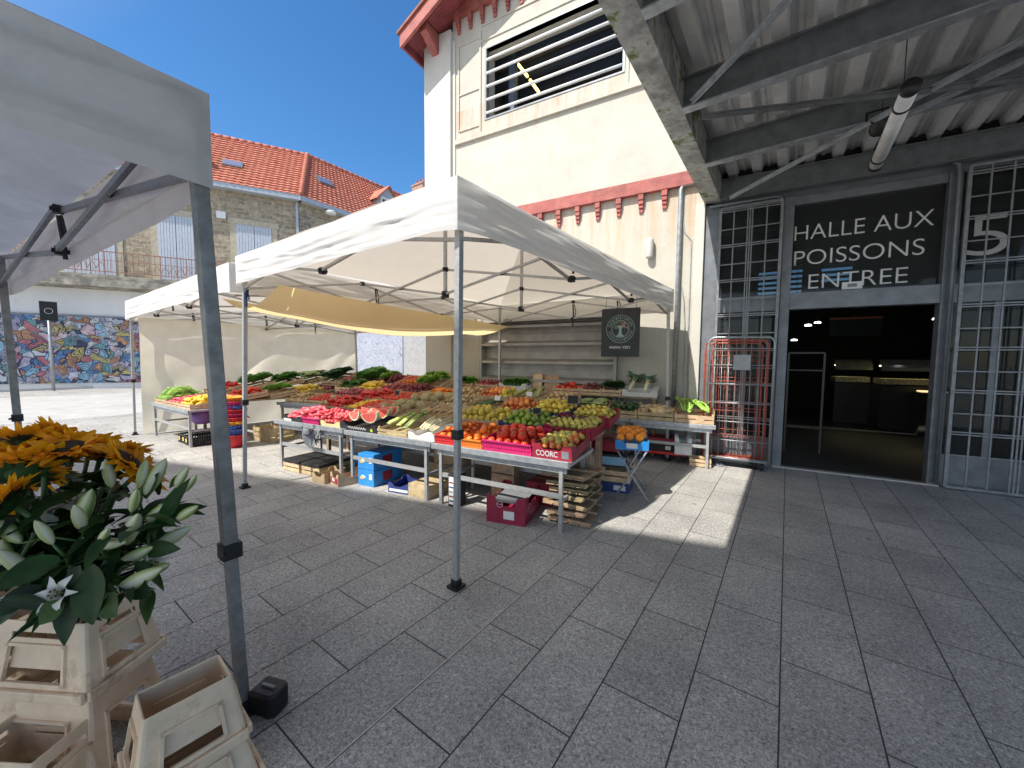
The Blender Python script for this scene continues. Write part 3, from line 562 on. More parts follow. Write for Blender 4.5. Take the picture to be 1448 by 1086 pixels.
def m_mural():
    m,nt,b=mk('painted_mural'); L=nt.links.new
    tc=N(nt,'ShaderNodeTexCoord'); mp=N(nt,'ShaderNodeMapping'); mp.inputs['Scale'].default_value=(1,1,1); L(tc.outputs['Object'],mp.inputs['Vector'])
    n1=N(nt,'ShaderNodeTexNoise',Scale=.9,Detail=2.0,Distortion=1.2); L(mp.outputs[0],n1.inputs['Vector'])
    vm=N(nt,'ShaderNodeVectorMath',_operation='MULTIPLY_ADD'); L(n1.outputs['Color'],vm.inputs[0]); vm.inputs[1].default_value=(1.5,1.5,1.5); L(mp.outputs[0],vm.inputs[2])
    v=N(nt,'ShaderNodeTexVoronoi',Scale=2.7); L(vm.outputs[0],v.inputs['Vector']); e=N(nt,'ShaderNodeTexVoronoi',Scale=2.7,_feature='DISTANCE_TO_EDGE'); L(vm.outputs[0],e.inputs['Vector'])
    sc=N(nt,'ShaderNodeSeparateColor'); L(v.outputs['Color'],sc.inputs[0])
    r=ramp(nt,[(0,(.10,.22,.42)),(.10,(.26,.46,.58)),(.22,(.48,.50,.56)),(.36,(.42,.15,.17)),(.45,(.56,.42,.45)),(.55,(.50,.43,.16)),(.64,(.14,.28,.28)),(.72,(.38,.36,.48)),(.80,(.05,.06,.10)),(.86,(.48,.25,.13)),(.93,(.58,.58,.56))],'CONSTANT'); L(sc.outputs[0],r.inputs['Fac'])
    # inner rings: colours repeat inward like outlined shapes
    wv=N(nt,'ShaderNodeMath',_operation='PINGPONG'); L(e.outputs['Distance'],wv.inputs[0]); wv.inputs[1].default_value=.075
    ed=ramp(nt,[(.016,(1,1,1)),(.026,(0,0,0))]); L(wv.outputs[0],ed.inputs['Fac'])
    gt=N(nt,'ShaderNodeMath',_operation='GREATER_THAN'); L(sc.outputs[1],gt.inputs[0]); gt.inputs[1].default_value=.35
    md=N(nt,'ShaderNodeMath',_operation='MULTIPLY'); L(ed.outputs['Color'],md.inputs[0]); L(gt.outputs[0],md.inputs[1])
    eo=ramp(nt,[(.04,(1,1,1)),(.06,(0,0,0))]); L(e.outputs['Distance'],eo.inputs['Fac'])
    mxm=N(nt,'ShaderNodeMath',_operation='MAXIMUM'); L(md.outputs[0],mxm.inputs[0]); L(eo.outputs['Color'],mxm.inputs[1])
    n3=N(nt,'ShaderNodeTexNoise',Scale=5.0,Detail=3.0); L(mp.outputs[0],n3.inputs['Vector']); r3=ramp(nt,[(.35,(.72,.72,.75)),(.65,(1.2,1.2,1.2))]); L(n3.outputs['Fac'],r3.inputs['Fac'])
    mu=N(nt,'ShaderNodeMix',_data_type='RGBA',_blend_type='MULTIPLY'); mu.inputs['Factor'].default_value=1; L(r.outputs['Color'],mu.inputs['A']); L(r3.outputs['Color'],mu.inputs['B'])
    oc=N(nt,'ShaderNodeMix',_data_type='RGBA'); L(sc.outputs[2],oc.inputs['Factor']); oc.inputs['A'].default_value=(.02,.02,.05,1); oc.inputs['B'].default_value=(.07,.07,.12,1)
    mx=N(nt,'ShaderNodeMix',_data_type='RGBA'); L(mxm.outputs[0],mx.inputs['Factor']); L(mu.outputs['Result'],mx.inputs['A']); L(oc.outputs['Result'],mx.inputs['B'])
    L(mx.outputs['Result'],b.inputs['Base Color']); b.inputs['Roughness'].default_value=.7
    return m
house=thing('stone_house','old stone house with orange tiled roof, pale blue shutters and a painted mural below','house',HA,R(62))
HI=HM.inverted()
CX=12.0                       # house corner along the front
# right face runs along world +y from the corner
cw=HM@Vector((CX,0,0)); rdir=HI.to_3x3()@Vector((0,1,0)); rn=HI.to_3x3()@Vector((-1,0,0))
LC=Vector((CX,0,0)); RE=LC+rdir*14
g=MB()
g.prism([(-14,0,4.75),(CX,0,4.75),(RE.x,RE.y,4.75),(RE.x-8,RE.y+2,4.75),(-14,9,4.75)],(0,0,5.9)); obj('stone_wall',g,m_stonew,house)
g=MB(); g.prism([(-14,.02,0),(CX,.02,0),(RE.x,RE.y,0),(RE.x-8,RE.y+2,0),(-14,9,0)],(0,0,4.75)); obj('lower_wall',g,m_whitew,house)
g=MB(); g.bb((-14,-.05,.28),(9.5,.02,3.42)); obj('mural_panel',g,m_mural(),house)
g=MB(); g.bb((-14,-.05,3.42),(9.5,.04,3.50)); obj('mural_coping',g,m_frame,house)
g=MB(); g.bb((-14,-.95,4.85),(CX+.3,.0,5.15)); g.bb((-14,-.95,5.15),(CX+.3,-.02,5.32)); g.bb((-14,-1.0,4.78),(CX+.3,-.01,4.85)); obj('balcony_slab',g,m_slab,house,bevel=.02)
def hwin(s0,s1,z0,z1):
    f=MB(); 
    f.bb((s0-.28,-.03,z0),(s0,.06,z1)); f.bb((s1,-.03,z0),(s1+.28,.06,z1)); f.bb((s0-.35,-.04,z1),(s1+.35,.06,z1+.30)); f.bb((s0-.3,-.06,z0-.15),(s1+.3,.06,z0)); wn=obj('window',f,m_surr,house)
    for (a,b2) in ((s0,(s0+s1)/2-.01),((s0+s1)/2+.01,s1)):
        f=MB(); n=6; ww=(b2-a)/n
        for k in range(n): f.bb((a+k*ww+.006,-.05-.004*(k%2),z0+.02),(a+(k+1)*ww-.006,.02,z1-.01))
        obj('shutter_leaf',f,m_shutter,wn)
for (a,b2) in ((-6.4,-4.9),(-2.0,-.5),(2.3,4.1),(5.72,7.15),(8.98,10.6)): hwin(a,b2,5.45,8.72)
g=MB()
for s in [x*.0+ -13+1.0*k for k in range(26)]: g.bar((s,-.9,5.32),(s,-.9,6.42),.035)
g.bar((-14,-.9,6.42),(CX+.2,-.9,6.42),.05,.04); g.bar((-14,-.9,5.50),(CX+.2,-.9,5.50),.035); g.bar((-14,-.9,6.02),(CX+.2,-.9,6.02),.022)
k=-13.8
while k<CX+.2: g.bar((k,-.9,5.50),(k,-.9,6.42),.016); k+=.2
for c in (6.4,3.2,9.8):
    for j in range(5):
        x0=c-.7+j*.3; g.path([(x0,-.9,5.6),(x0+.1,-.9,5.8),(x0+.18,-.9,5.95),(x0+.26,-.9,5.8),(x0+.3,-.9,5.62)],.014,5)
obj('balcony_railing',g,m_rust,house)
g=MB(); g.bar((CX-.12,-.12,0),(CX-.12,-.12,10.3),.12); obj('drain_pipe',g,m_gut,house)
# gutters
e0=Vector((-14.0,-.42,0)); ec=Vector((CX+.25,-.42,0))-rn*.0; outc=LC+Vector((0,-.42,0))-rn*.42; ee=RE-rn*.42
outc=Vector((LC.x,-.42,0))+rdir*0; 
# corner offset point: intersection of both offset eave lines
o2=LC-rn*.42; tt=(-.42-o2.y)/rdir.y; outc=o2+rdir*tt
g=MB(); 
for (a,b2) in ((e0,outc),(outc,ee)): g.bar((a.x,a.y,10.52),(b2.x,b2.y,10.52),.10,.26); 
for (a,b2,ofs) in ((e0,outc,Vector((0,.22,0))),(outc,ee,rn*.22)): a=a+ofs; b2=b2+ofs; g.bar((a.x,a.y,10.42),(b2.x,b2.y,10.42),.40,.03)
obj('gutter',g,m_gut,house)
# roof: two tiled slopes meeting at a hip
ZR=14.5; ap=HI@Vector((-25.75,13.2,ZR)); rl=Vector((-14,ap.y,ZR)); rr=ap+rdir*10.5; rr.z=ZR
def slope(A,B,C,D,rows,name):
    # A-B eave, D-C ridge ; each row of tiles is a lapped, corrugated strip
    g=MB(); up=(B-A).cross(D-A).normalized()
    if up.z<0: up=-up
    cols=int((B-A).length/.16)
    for r in range(rows):
        v0,v1=r/rows,(r+1.12)/rows
        a0=A.lerp(D,v0);b0=B.lerp(C,v0);a1=A.lerp(D,min(1,v1));b1=B.lerp(C,min(1,v1))
        vs=[];fs=[]
        for i in range(cols+1):
            u=i/cols; h=.035*(i%2)
            p0=a0.lerp(b0,u); p1=a1.lerp(b1,u)
            vs+=[p0+up*(.015),p0+up*(.085+h),p1+up*(.02+h)]
        for i in range(cols): j=3*i; fs+=[(j,j+3,j+4,j+1),(j+1,j+4,j+5,j+2)]
        g.add(vs,fs)
    return obj(name,g,m_tile,house)
zE=10.60
A=Vector((e0.x,-.5,zE)); Bc=Vector((outc.x,outc.y,zE))
rf=slope(A,Bc,ap,rl,19,'roof'); slope(Bc,Vector((ee.x,ee.y,zE)),rr,ap,19,'roof')
g=MB(); n=22
for k in range(n):
    p=Bc.lerp(ap,k/n); q=Bc.lerp(ap,(k+1.15)/n); g.path([p+Vector((0,0,.10)),q+Vector((0,0,.12))],[.17,.13],8)
obj('hip_ridge',g,m_tile,rf,True)
g=MB()
for (p,q) in ((rl,ap),(ap,rr)):
    n=int((q-p).length/.4)
    for k in range(n): g.path([p.lerp(q,k/n)+Vector((0,0,.05)),p.lerp(q,(k+1.1)/n)+Vector((0,0,.07))],[.15,.12],8)
obj('ridge_tiles',g,m_tile,rf,True)
def rl_pt(u,v,A,B,C,D): return A.lerp(B,u).lerp(D.lerp(C,u),v)
for (A2,B2,C2,D2,u,v) in ((A,Bc,ap,rl,.868,.40),(Bc,Vector((ee.x,ee.y,zE)),rr,ap,.10,.50)):
    ux=(B2-A2).normalized(); p=rl_pt(u,v,A2,B2,C2,D2); vx=(rl_pt(u,1,A2,B2,C2,D2)-rl_pt(u,0,A2,B2,C2,D2)); vx=(vx-ux*vx.dot(ux)).normalized(); nx=ux.cross(vx); 
    if nx.z<0: nx=-nx
    g=MB(); g.M=Matrix((ux,vx,nx)).transposed().to_4x4(); g.M.translation=p+nx*.10; g.box((0,0,.0),(.95,.62,.10)); sk=obj('skylight',g,m_frame,rf)
    g2=MB(); g2.M=g.M; g2.box((0,0,.055),(.80,.48,.015)); obj('skylight_glass',g2,mat('skylight_pane',(.16,.18,.30),.15),sk)
# dormer on the right slope, gable facing the street
g=MB(); DM=HI@Matrix.Translation((-23.35,17.55,11.2)); g.M=DM
g.bb((-2.6,-.75,0),(0,.75,1.55)); g.prism([(-2.6,-.75,1.55),(-2.6,.75,1.55),(-2.6,0,2.35)],(2.6,0,0)); dm=obj('dormer',g,mat('dormer_cladding',(.42,.46,.50),.6,0,8,.15),house)
g=MB(); g.M=DM
for s in (-1,1): g.prism([(.22,0,2.42),(.22,s*.98,1.38),(.22,s*.98,1.30),(.22,0,2.34)],(-3.0,0,0))
obj('dormer_roof',g,m_tile,dm)
g=MB(); g.M=DM
for s in (-1,1): g.bb((.0,s*.30-.25,.25),(.05,s*.30+.25,1.35)); 
obj('dormer_window',g,mat('dark_pane',(.05,.06,.08),.1),dm)
g=MB(); g.M=DM
for y in (-.58,0,.58): g.bb((.0,y-.05,.2),(.09,y+.05,1.4))
g.bb((0,-.63,1.4),(.09,.63,1.52)); obj('dormer_frame',g,m_white,dm)
g=MB(); DM2=HI@(HM@Matrix.Translation((7.1,1.3,11.2))); g.M=Matrix.Translation((6.6,.35,11.2))
g.bb((-.8,0,0),(.8,2.6,1.3)); g.prism([(-1.0,-.2,1.3),(1.0,-.2,1.3),(0,-.2,2.2)],(0,3.0,0)); obj('dormer',g,m_tile,house)
g=MB(); g.lathe([(.02,0),(.30,0),(.32,.10),(.25,.16),(.02,.17)],16,M=HI@Matrix.Translation((-22.62,12.9,10.15))); obj('wall_fan',g,m_white,house,True)
g=MB(); g.bb((8.15,-.12,8.9),(8.55,0,9.25)); obj('vent_box',g,m_white,house)
# a second house further back, only its roof and chimney show
h2=thing('far_house','distant house with pale roof edge and brick chimney beside the market hall corner','house',(-38.6,32.0,0))
g=MB(); g.bb((-5,-3,0),(9,6,18.6)); obj('wall',g,m_whitew,h2)
g=MB(); g.prism([(-5.4,-3.4,18.6),(9,-3.4,18.6),(9,1.2,21.8),(-5.4,1.2,21.0)],(0,4.5,0)); obj('roof',g,mat('pale_grey_roof',(.48,.48,.47),.7),h2)
g=MB(); g.bb((1.4,-.6,19.5),(3.2,.3,21.9)); g.bb((1.3,-.7,21.9),(3.3,.4,22.05)); ch=obj('chimney',g,mat('chimney_brick',(.36,.22,.17),.85,0,9,.3),h2)
for x in (1.7,2.3,2.85): g=MB(); g.lathe([(.14,0),(.12,.5),(.16,.55)],8,M=Matrix.Translation((x,-.15,22.05))); obj('chimney_pot',g,m_tile,ch)
# low white wall with scribbles behind the stalls
lw=thing('scribbled_wall','white wall with blue grey scribbles and a grey door behind the stalls','wall',(-15.2,9.2,0))
m,nt_,b_=mk('scribbled_paint'); L=nt_.links.new
tc=N(nt_,'ShaderNodeTexCoord'); n1=N(nt_,'ShaderNodeTexNoise',Scale=2.6,Detail=3.0,Distortion=1.6); L(tc.outputs['Object'],n1.inputs['Vector'])
r1=ramp(nt_,[(.42,(.34,.36,.42)),(.47,(.34,.36,.42)),(.49,(.10,.12,.25)),(.51,(.33,.35,.42)),(.57,(.36,.38,.44)),(.585,(.12,.15,.3)),(.6,(.36,.38,.44))]); L(n1.outputs['Fac'],r1.inputs['Fac']); L(r1.outputs['Color'],b_.inputs['Base Color']); b_.inputs['Roughness'].default_value=.7; m_scr=m  # wall is white, its shade is put into this greyed base
g=MB(); g.bb((0,0,0),(3.7,.2,2.9)); obj('painted_panel',g,m_scr,lw); g=MB(); g.bb((5.15,0,0),(6.2,.2,2.9)); obj('painted_panel',g,m_scr,lw)
g=MB(); g.bb((3.7,.03,0),(5.15,.2,2.9)); obj('door',g,mat('grey_door',(.33,.33,.34),.6),lw); g=MB(); g.bb((-.3,-.05,2.9),(6.3,.25,3.05)); obj('coping',g,m_whitew,lw)
# street sign on a post
sg=thing('street_sign','black sign with a white ring on a thin grey post before the mural','street sign',(-26.9,2.1,0))
g=MB(); g.path([(0,0,0),(0,0,3.85)],.055,8); obj('post',g,m_galv,sg,True)
SM=Matrix.Translation((.07,0,3.55))@Matrix.Rotation(R(-4),4,'Z'); g=MB(); g.bb((0,-.26,-.42),(.03,.26,.42),M=SM); pn=obj('panel',g,m_blackcard,sg)
g=MB(); n=20
for k in range(n):
    a,b2=2*PI*k/n,2*PI*(k+1)/n; g.bar(SM@Vector((.035,.12*math.cos(a),.12*math.sin(a))),SM@Vector((.035,.12*math.cos(b2),.12*math.sin(b2))),.012,.05,up=(1,0,0))
obj('ring_mark',g,m_white,pn)
g=MB(); g.bb((-27.45,-30,.0),(-27.3,12,.10)); struct(obj('kerb',g,m_strip))
# ------------------------------------------------------------------ gazebos
def nz(p,s,seed=0): return noise.noise(Vector((p[0]*s+seed*7.3,p[1]*s-seed*3.1,p[2]*s+seed)))
def gazebo(name,label,cs,zb,vh,ridge,fab,legs,seed=0,bar=.026,leg=.045,trussbar=m_alu,straps=(),hi=.27,lo=-.03,nu=2,nv=2,wr=1.0,inset=.10,fold_line=0,legmat=None,flare=.045):
    """cs: four corner points anticlockwise, zb: height of the valance bottom at each corner, nu/nv: scissor units across and along"""
    base=Vector((sum(c[0] for c in cs)/4,sum(c[1] for c in cs)/4,0))
    t=thing(name,label,'gazebo',base)
    P=[Vector((c[0],c[1],z))-base for c,z in zip(cs,zb)]; top=[p+Vector((0,0,vh)) for p in P]
    cen=sum(P,Vector())/4
    inn=[p+(Vector((cen.x-p.x,cen.y-p.y,0)).normalized()*inset) for p in P]
    def node(i,j):
        u,v=i/nu,j/nv; return inn[0].lerp(inn[1],u).lerp(inn[3].lerp(inn[2],u),v)
    ms=[(i,j) for i in range(1,nu) for j in range(1,nv)]
    mA=node(*ms[0]); mB=node(*ms[-1]); A=Vector((mA.x,mA.y,ridge)); B=Vector((mB.x,mB.y,ridge))
    R_=[A,B,B,A] if nu>nv else [A,A,B,B]
    g=MB()
    for i in range(4):
        a,b=top[i],top[(i+1)%4]; ra,rb_=R_[i],R_[(i+1)%4]
        def fn(u,v,a=a,b=b,ra=ra,rb_=rb_,i=i):
            q=a.lerp(b,u).lerp(ra.lerp(rb_,u),v); s=4*u*(1-u)
            q.z-= .14*math.sin(PI*v)*s*(1-v)
            q+=Vector((0,0,1))*nz(q,2.2,seed+i)*.018*(1-v)*min(1,s*2)
            return q
        g.grid(fn,22,12)
    obj('roof_cloth',g,fab,t,True)
    for i in range(4):
        a,b=top[i],top[(i+1)%4]; pa,pb=P[i],P[(i+1)%4]; out=(b-a).cross(Vector((0,0,1))).normalized()
        if out.dot((a+b)/2-cen)<0: out=-out
        L=(b-a).length
        def fn(u,v,a=a,b=b,pa=pa,pb=pb,out=out,i=i,L=L):
            q=a.lerp(b,u).lerp(pa.lerp(pb,u),v); s=4*u*(1-u); q.z-=.015*s*(1-v)
            q+=out*(flare*(1-math.exp(-v*9))*min(1,s*6))
            x=u*L
            diag=nz((x*.9+v*1.5,v*.5,seed+i*3),1.5,seed)+.5*math.sin((x*.9+v*1.5)*2.7+seed+nz((x,v,0),.8,seed)*3)
            fold=nz((x*.45,v*5+x*.5,i),1.3,seed+2); fine=nz((x*1.2+v*3,v*9-x*2.5,i),1.6,seed+5)
            q+=out*((.022*diag+.020*fold+.012*fine)*wr*min(1,s*3)*min(1,v*6+.12)*(1.0 if v<.86 else .55))
            q+=out*(fold_line*math.exp(-((v-.60-.05*nz((x,0,i),.9,seed))/.07)**2)-fold_line*.8*math.exp(-((v-.72)/.06)**2))*min(1,s*4)
            if v>.87: q+=out*.007*min(1,s*9)
            if v<.07: q+=out*.006*min(1,s*9)
            return q
        g=MB(); g.grid(fn,64,28); obj('valance',g,fab,t,True)
    def bk(p,s=.05,zz=.05):
        g=MB(); g.box(p,(s,s,zz)); g.path([p+Vector((-s*.75,0,0)),p+Vector((s*.75,0,0))],s*.28,8); g.path([p+Vector((0,-s*.75,0)),p+Vector((0,s*.75,0))],s*.28,8); obj('joint_bracket',g,m_black,t)
    UP=Vector((0,0,1))
    def unit(p,q,zo=0):
        d=(q-p); off=Vector((-d.y,d.x,0)).normalized()*.016
        for (x,y,o) in ((p+UP*hi,q+UP*lo,off),(p+UP*lo,q+UP*hi,-off)):
            g=MB(); g.bar(x+o,y+o,bar*.7,bar); obj('scissor_bar',g,trussbar,t)
        bk((p+q)/2+UP*((hi+lo)/2),.032,.032)
    done=set()
    for i in range(nu+1):
        for j in range(nv+1):
            if i<nu and (j in (0,nv) or True) and not (j not in (0,nv) and nu<nv and False): unit(node(i,j),node(i+1,j)) if (j in (0,nv) or nu<=nv or True) else None
            if j<nv and (i in (0,nu)): unit(node(i,j),node(i,j+1))
            elif j<nv and nu>nv: unit(node(i,j),node(i,j+1))
            p=node(i,j); corner=(i in (0,nu)) and (j in (0,nv))
            if not corner: bk(p+UP*hi,.05,.05); bk(p+UP*lo,.055,.055)
    for (i,j) in ms:
        p=node(i,j); g=MB(); g.bar(p+UP*(lo+.0),Vector((p.x,p.y,ridge-.04)),.034); obj('mast',g,trussbar,t); bk(p+UP*lo,.065,.075)
    for (k,(si,u,ln)) in enumerate(straps):
        p=inn[si].lerp(inn[(si+1)%4],u)+UP*(hi-.04); g=MB(); g.path([p,p+Vector((.01,.01,-ln*.5)),p+Vector((-.01,.02,-ln))],.013,5); g.path([p+Vector((.02,.01,0)),p+Vector((.05,.02,-ln*.35)),p+Vector((.02,.03,-ln*.6))],.008,5); obj('strap',g,m_black,t)
    for (i,bx,by,cz) in legs:
        foot=Vector((bx,by,0))-base; topp=Vector((inn[i].x,inn[i].y,P[i].z+vh-.03))
        g=MB(); mid=foot.lerp(topp,(cz or 1.0)/topp.z)
        g.bar(foot+Vector((0,0,.02)),mid,leg*.84); g.bar(mid,topp,leg); lg=obj('leg',g,legmat or m_alu,t,bevel=.004)
        g=MB(); g.box(foot+Vector((0,0,.01)),(leg*2.1,leg*2.1,.02)); g.box(foot+Vector((0,0,.035)),(leg*1.2,leg*1.2,.05)); obj('foot_plate',g,m_black,lg)
        g=MB(); g.box(mid,(leg*1.35,leg*1.35,.065)); g.path([mid+Vector((leg*.6,-leg*.6,0)),mid+Vector((leg*1.3,-leg*.9,.0))],.010,6); obj('leg_clamp',g,m_black,lg)
    return t,base
T1,b1=gazebo('market_gazebo','white pop up gazebo over the fruit stand, its near leg central in the paving',
    [(-5.37,1.87),(-1.77,1.86),(-1.49,6.42),(-4.86,6.38)],[2.44,2.43,2.36,2.36],.34,3.35,m_fab,
    [(0,-5.33,1.87,1.05),(1,-1.82,1.90,1.08),(2,-1.50,6.40,1.0),(3,-4.86,6.36,1.0)],seed=1,straps=((3,.62,.42),(2,.5,.40),(1,.34,.2),(1,.67,.2),(2,.25,.2)),nu=2,nv=3,wr=.8)
T2,b2_=gazebo('market_gazebo','white pop up gazebo with a cream side curtain, farther left over the vegetable tables',
    [(-10.60,1.80),(-5.66,1.90),(-5.60,6.5),(-10.5,6.7)],[2.30,2.40,2.34,2.32],.36,3.3,m_fab,
    [(0,-10.70,1.86,1.1),(3,-10.45,6.7,1.0)],seed=5,straps=((3,.5,.32),(3,.25,.3),(2,.5,.3),(2,.2,.25),(0,.5,.25),(3,.8,.3)),nu=3,nv=2,wr=.8)
g=MB()
def cf(u,v):
    y=1.95+4.7*u; x=-10.46+.01*u; z=2.36-v*2.34
    x+=(.045*nz((y*.9+v*1.6,v*.9,0),1.5,3)+.03*math.sin((u*5+v*2.6)*3.1)*(.3+.7*v)+.05*max(0,math.sin((u*4.0+v*1.5)*3.1+1))**8)*min(1,v*4)
    x-=.30*max(0,v-.55)*(1-u)**2
    return Vector((x,y,z))-b2_
g.grid(cf,60,30); obj('side_curtain',g,m_curt,T2,True)
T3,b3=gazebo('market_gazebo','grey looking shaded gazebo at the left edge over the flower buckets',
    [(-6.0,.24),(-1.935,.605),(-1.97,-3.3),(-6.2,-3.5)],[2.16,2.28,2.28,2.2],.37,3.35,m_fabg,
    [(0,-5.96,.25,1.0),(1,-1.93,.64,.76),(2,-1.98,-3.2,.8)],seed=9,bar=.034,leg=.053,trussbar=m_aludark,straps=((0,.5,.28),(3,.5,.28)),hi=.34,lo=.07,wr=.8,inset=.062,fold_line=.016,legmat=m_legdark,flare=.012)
# leg weight
wgt=thing('gazebo_weight','black rubber block weight standing by the foot of the near left gazebo leg','weight',(-1.855,.715,0),R(20))
g=MB(); g.prism([(-.065,-.05,0),(.05,-.05,0),(.07,-.025,0),(.07,.04,0),(.05,.055,0),(-.065,.055,0)],(0,0,.105)); obj('block',g,m_black,wgt,bevel=.012); g=MB(); g.bar((-.035,0,.108),(.035,0,.108),.012,.012); obj('grip',g,m_greypl,wgt)
# ochre tarpaulin strung between the two gazebos
g=MB()
def tf(u,v):
    y=2.02+4.3*u; x=-6.30+1.70*v; z=2.38-.12*u
    z-= .34*math.sin(PI*v)**1.0*(.5+.5*math.sin(PI*min(1,u*1.1))) ; z+= .03*nz((x,y,0),1.2,4)
    return Vector((x,y,z))
g.grid(tf,26,20); o=obj('tarpaulin',g,m_tarp,None,True); tag(o,'ochre tarpaulin sagging between the two white gazebos','tarpaulin')
tie=thing('rope_tie','dark blue cloth tie knotted at the left front leg of the fruit stand gazebo','tie',(-5.30,1.96,2.40))
g=MB(); g.path([(0,0,0),(.02,-.02,-.05),(.05,-.02,-.03),(.02,-.03,-.10),(.03,-.03,-.2)],.018,6); g.path([(.01,0,-.05),(.09,-.02,-.12)],.012,6); obj('knot',g,mat('dark_blue_cloth',(.02,.04,.09),.8),tie)

# ------------------------------------------------------------------ stand frame and tables
SANG=R(7); SM_=Matrix.Translation((-1.6,3.1,0))@Matrix.Rotation(SANG,4,'Z')
def sw(s,t,z=0): return SM_@Vector((s,t,z))
def table(label,s,t,W,D,z,M=SM_,rot=SANG,legs=True,rail=True,group=None):
    p=M@Vector((s,t,0)); o=thing('market_table',label,'table',p,rot,group)
    g=MB(); g.bb((0,0,z-.035),(W,D,z)); g.bb((0,-.012,z-.05),(W,0,z+.012)); obj('table_top',g,m_steel,o,bevel=.004)
    g=MB(); g.bb((.05,.03,z-.11),(W-.05,.055,z-.036)); g.bb((.05,D-.055,z-.11),(W-.05,D-.03,z-.036)); obj('apron',g,m_steel,o)
    for x in (.10,W-.10):
        for y in (.04,D-.06):
            g=MB(); g.bar((x,y,0),(x,y,z-.036),.036); obj('leg',g,m_alu,o)
    if rail:
        for y in (.04,D-.06): g=MB(); g.bar((.10,y,z*.50),(W-.10,y,z*.50),.022,.045); obj('rail',g,m_alu,o)
        for x in (.10,W-.10): g=MB(); g.bar((x,.06,z*.50-.05),(x,D-.08,z*.50-.05),.022,.03); obj('rail',g,m_alu,o)
    return o
GT='steel trestle tables of the fruit stand'
table('long steel trestle table at the left end of the fruit stand front',-4.50,-.02,1.50,.72,.685,group=GT)
table('steel trestle table in the middle of the fruit stand front, behind the black carton',-2.98,-.02,1.42,.72,.675,group=GT)
table('steel trestle table at the right front corner of the fruit stand, above the magenta box',-1.55,-.02,1.60,.72,.665,group=GT)
table('steel trestle table by the hall wall under the squash and celery crates',-.05,3.02,1.22,.55,.65,group=GT)
table('steel table along the hall wall under the cabbage crates',-2.0,3.02,1.94,.55,.66,group=GT)
table('steel table along the shutter at the back of the stand',-4.2,3.0,2.18,.55,.68,group=GT)
I4=Matrix.Identity(4)
table('steel table at the front left of the cream curtained gazebo',-10.42,2.06,2.06,.75,.66,I4,R(2.0),group=GT)
table('steel table beside the colourful tubs, inside the cream curtained gazebo',-8.6,3.65,2.2,.8,.66,I4,R(16),group=GT)
# raised plank shelves that carry the rear rows
def shelf(label,s,t,W,D,z,M=SM_,rot=SANG):
    p=M@Vector((s,t,0)); o=thing('plank_shelf',label,'shelf',p,rot)
    g=MB()
    n=max(2,int(D/.14))
    for k in range(n): g.bb((0,k*D/n+.005,z-.03),(W,(k+1)*D/n-.005,z))
    obj('planks',g,m_wood2,o)
    for x in (.06,W-.06):
        for y in (.06,D-.06): g=MB(); g.bar((x,y,0),(x,y,z-.03),.05); obj('post',g,m_wood2,o)
shelf('low plank shelf under the second row of the fruit stand',-4.48,.74,4.5,.50,.76)
shelf('plank shelf under the third row of the fruit stand',-4.9,1.27,4.9,.52,.84)
shelf('high plank shelf at the back of the fruit stand',-5.6,1.83,5.0,.50,.92)
shelf('narrow plank shelf against the hall wall shutter, under the back row',-4.3,3.45,4.6,.24,.98)
shelf('plank shelf carrying greens along the cream curtain',-10.42,2.86,1.25,3.2,.80,I4,0)
shelf('high plank shelf at the rear of the cream curtained gazebo',-9.1,4.75,3.6,.85,.98,I4,R(6))
# ------------------------------------------------------------------ crates
def wood_mb(w,d,h,t=.009,slats=None):
    g=MB()
    n=max(3,int(w/.10))
    for k in range(n): g.bb((-w/2+k*w/n+.004,-d/2+t,0),(-w/2+(k+1)*w/n-.004,d/2-t,t))
    for x in (-1,1):
        for y in (-1,1): cx,cy=x*(w/2-t-.012),y*(d/2-t-.012); g.bb((cx-.012,cy-.012,t),(cx+.012,cy+.012,h+.012))
    k=2 if h<.17 else 3
    sh=(h-t)/k
    for i in range(k):
        z0=t+i*sh+.004; z1=t+(i+1)*sh-.012
        for y in (-1,1): g.bb((-w/2,y*d/2-(t if y>0 else 0),z0),(w/2,y*d/2+(t if y<0 else 0),z1))
        for x in (-1,1): g.bb((x*w/2-(t if x>0 else 0),-d/2+t+.001,z0-.006),(x*w/2+(t if x<0 else 0),d/2-t-.001,z1-.006 if i<k-1 else z1))
    return g
def carton_mb(w,d,h,t=.006,dip=.35,flare=0):
    g=MB(); g.bb((-w/2+t,-d/2+t,0),(w/2-t,d/2-t,t))
    def side(L):
        c=min(.09,L*.22); lo=h*(1-dip)
        return [(-L/2,0),(L/2,0),(L/2,h),(L/2-c*.7,h),(L/2-c,h-.012),(L/2-c-.02,lo+.006),(L/2-c-.035,lo),(-L/2+c+.035,lo),(-L/2+c+.02,lo+.006),(-L/2+c,h-.012),(-L/2+c*.7,h),(-L/2,h)]
    for y in (-1,1): g.prism([(x,y*d/2-(t if y>0 else 0),z) for x,z in side(w)],(0,t,0))
    for x in (-1,1): g.prism([(x*w/2-(t if x>0 else 0),y,z) for y,z in side(d-2*t-.002)],(t,0,0))
    return g
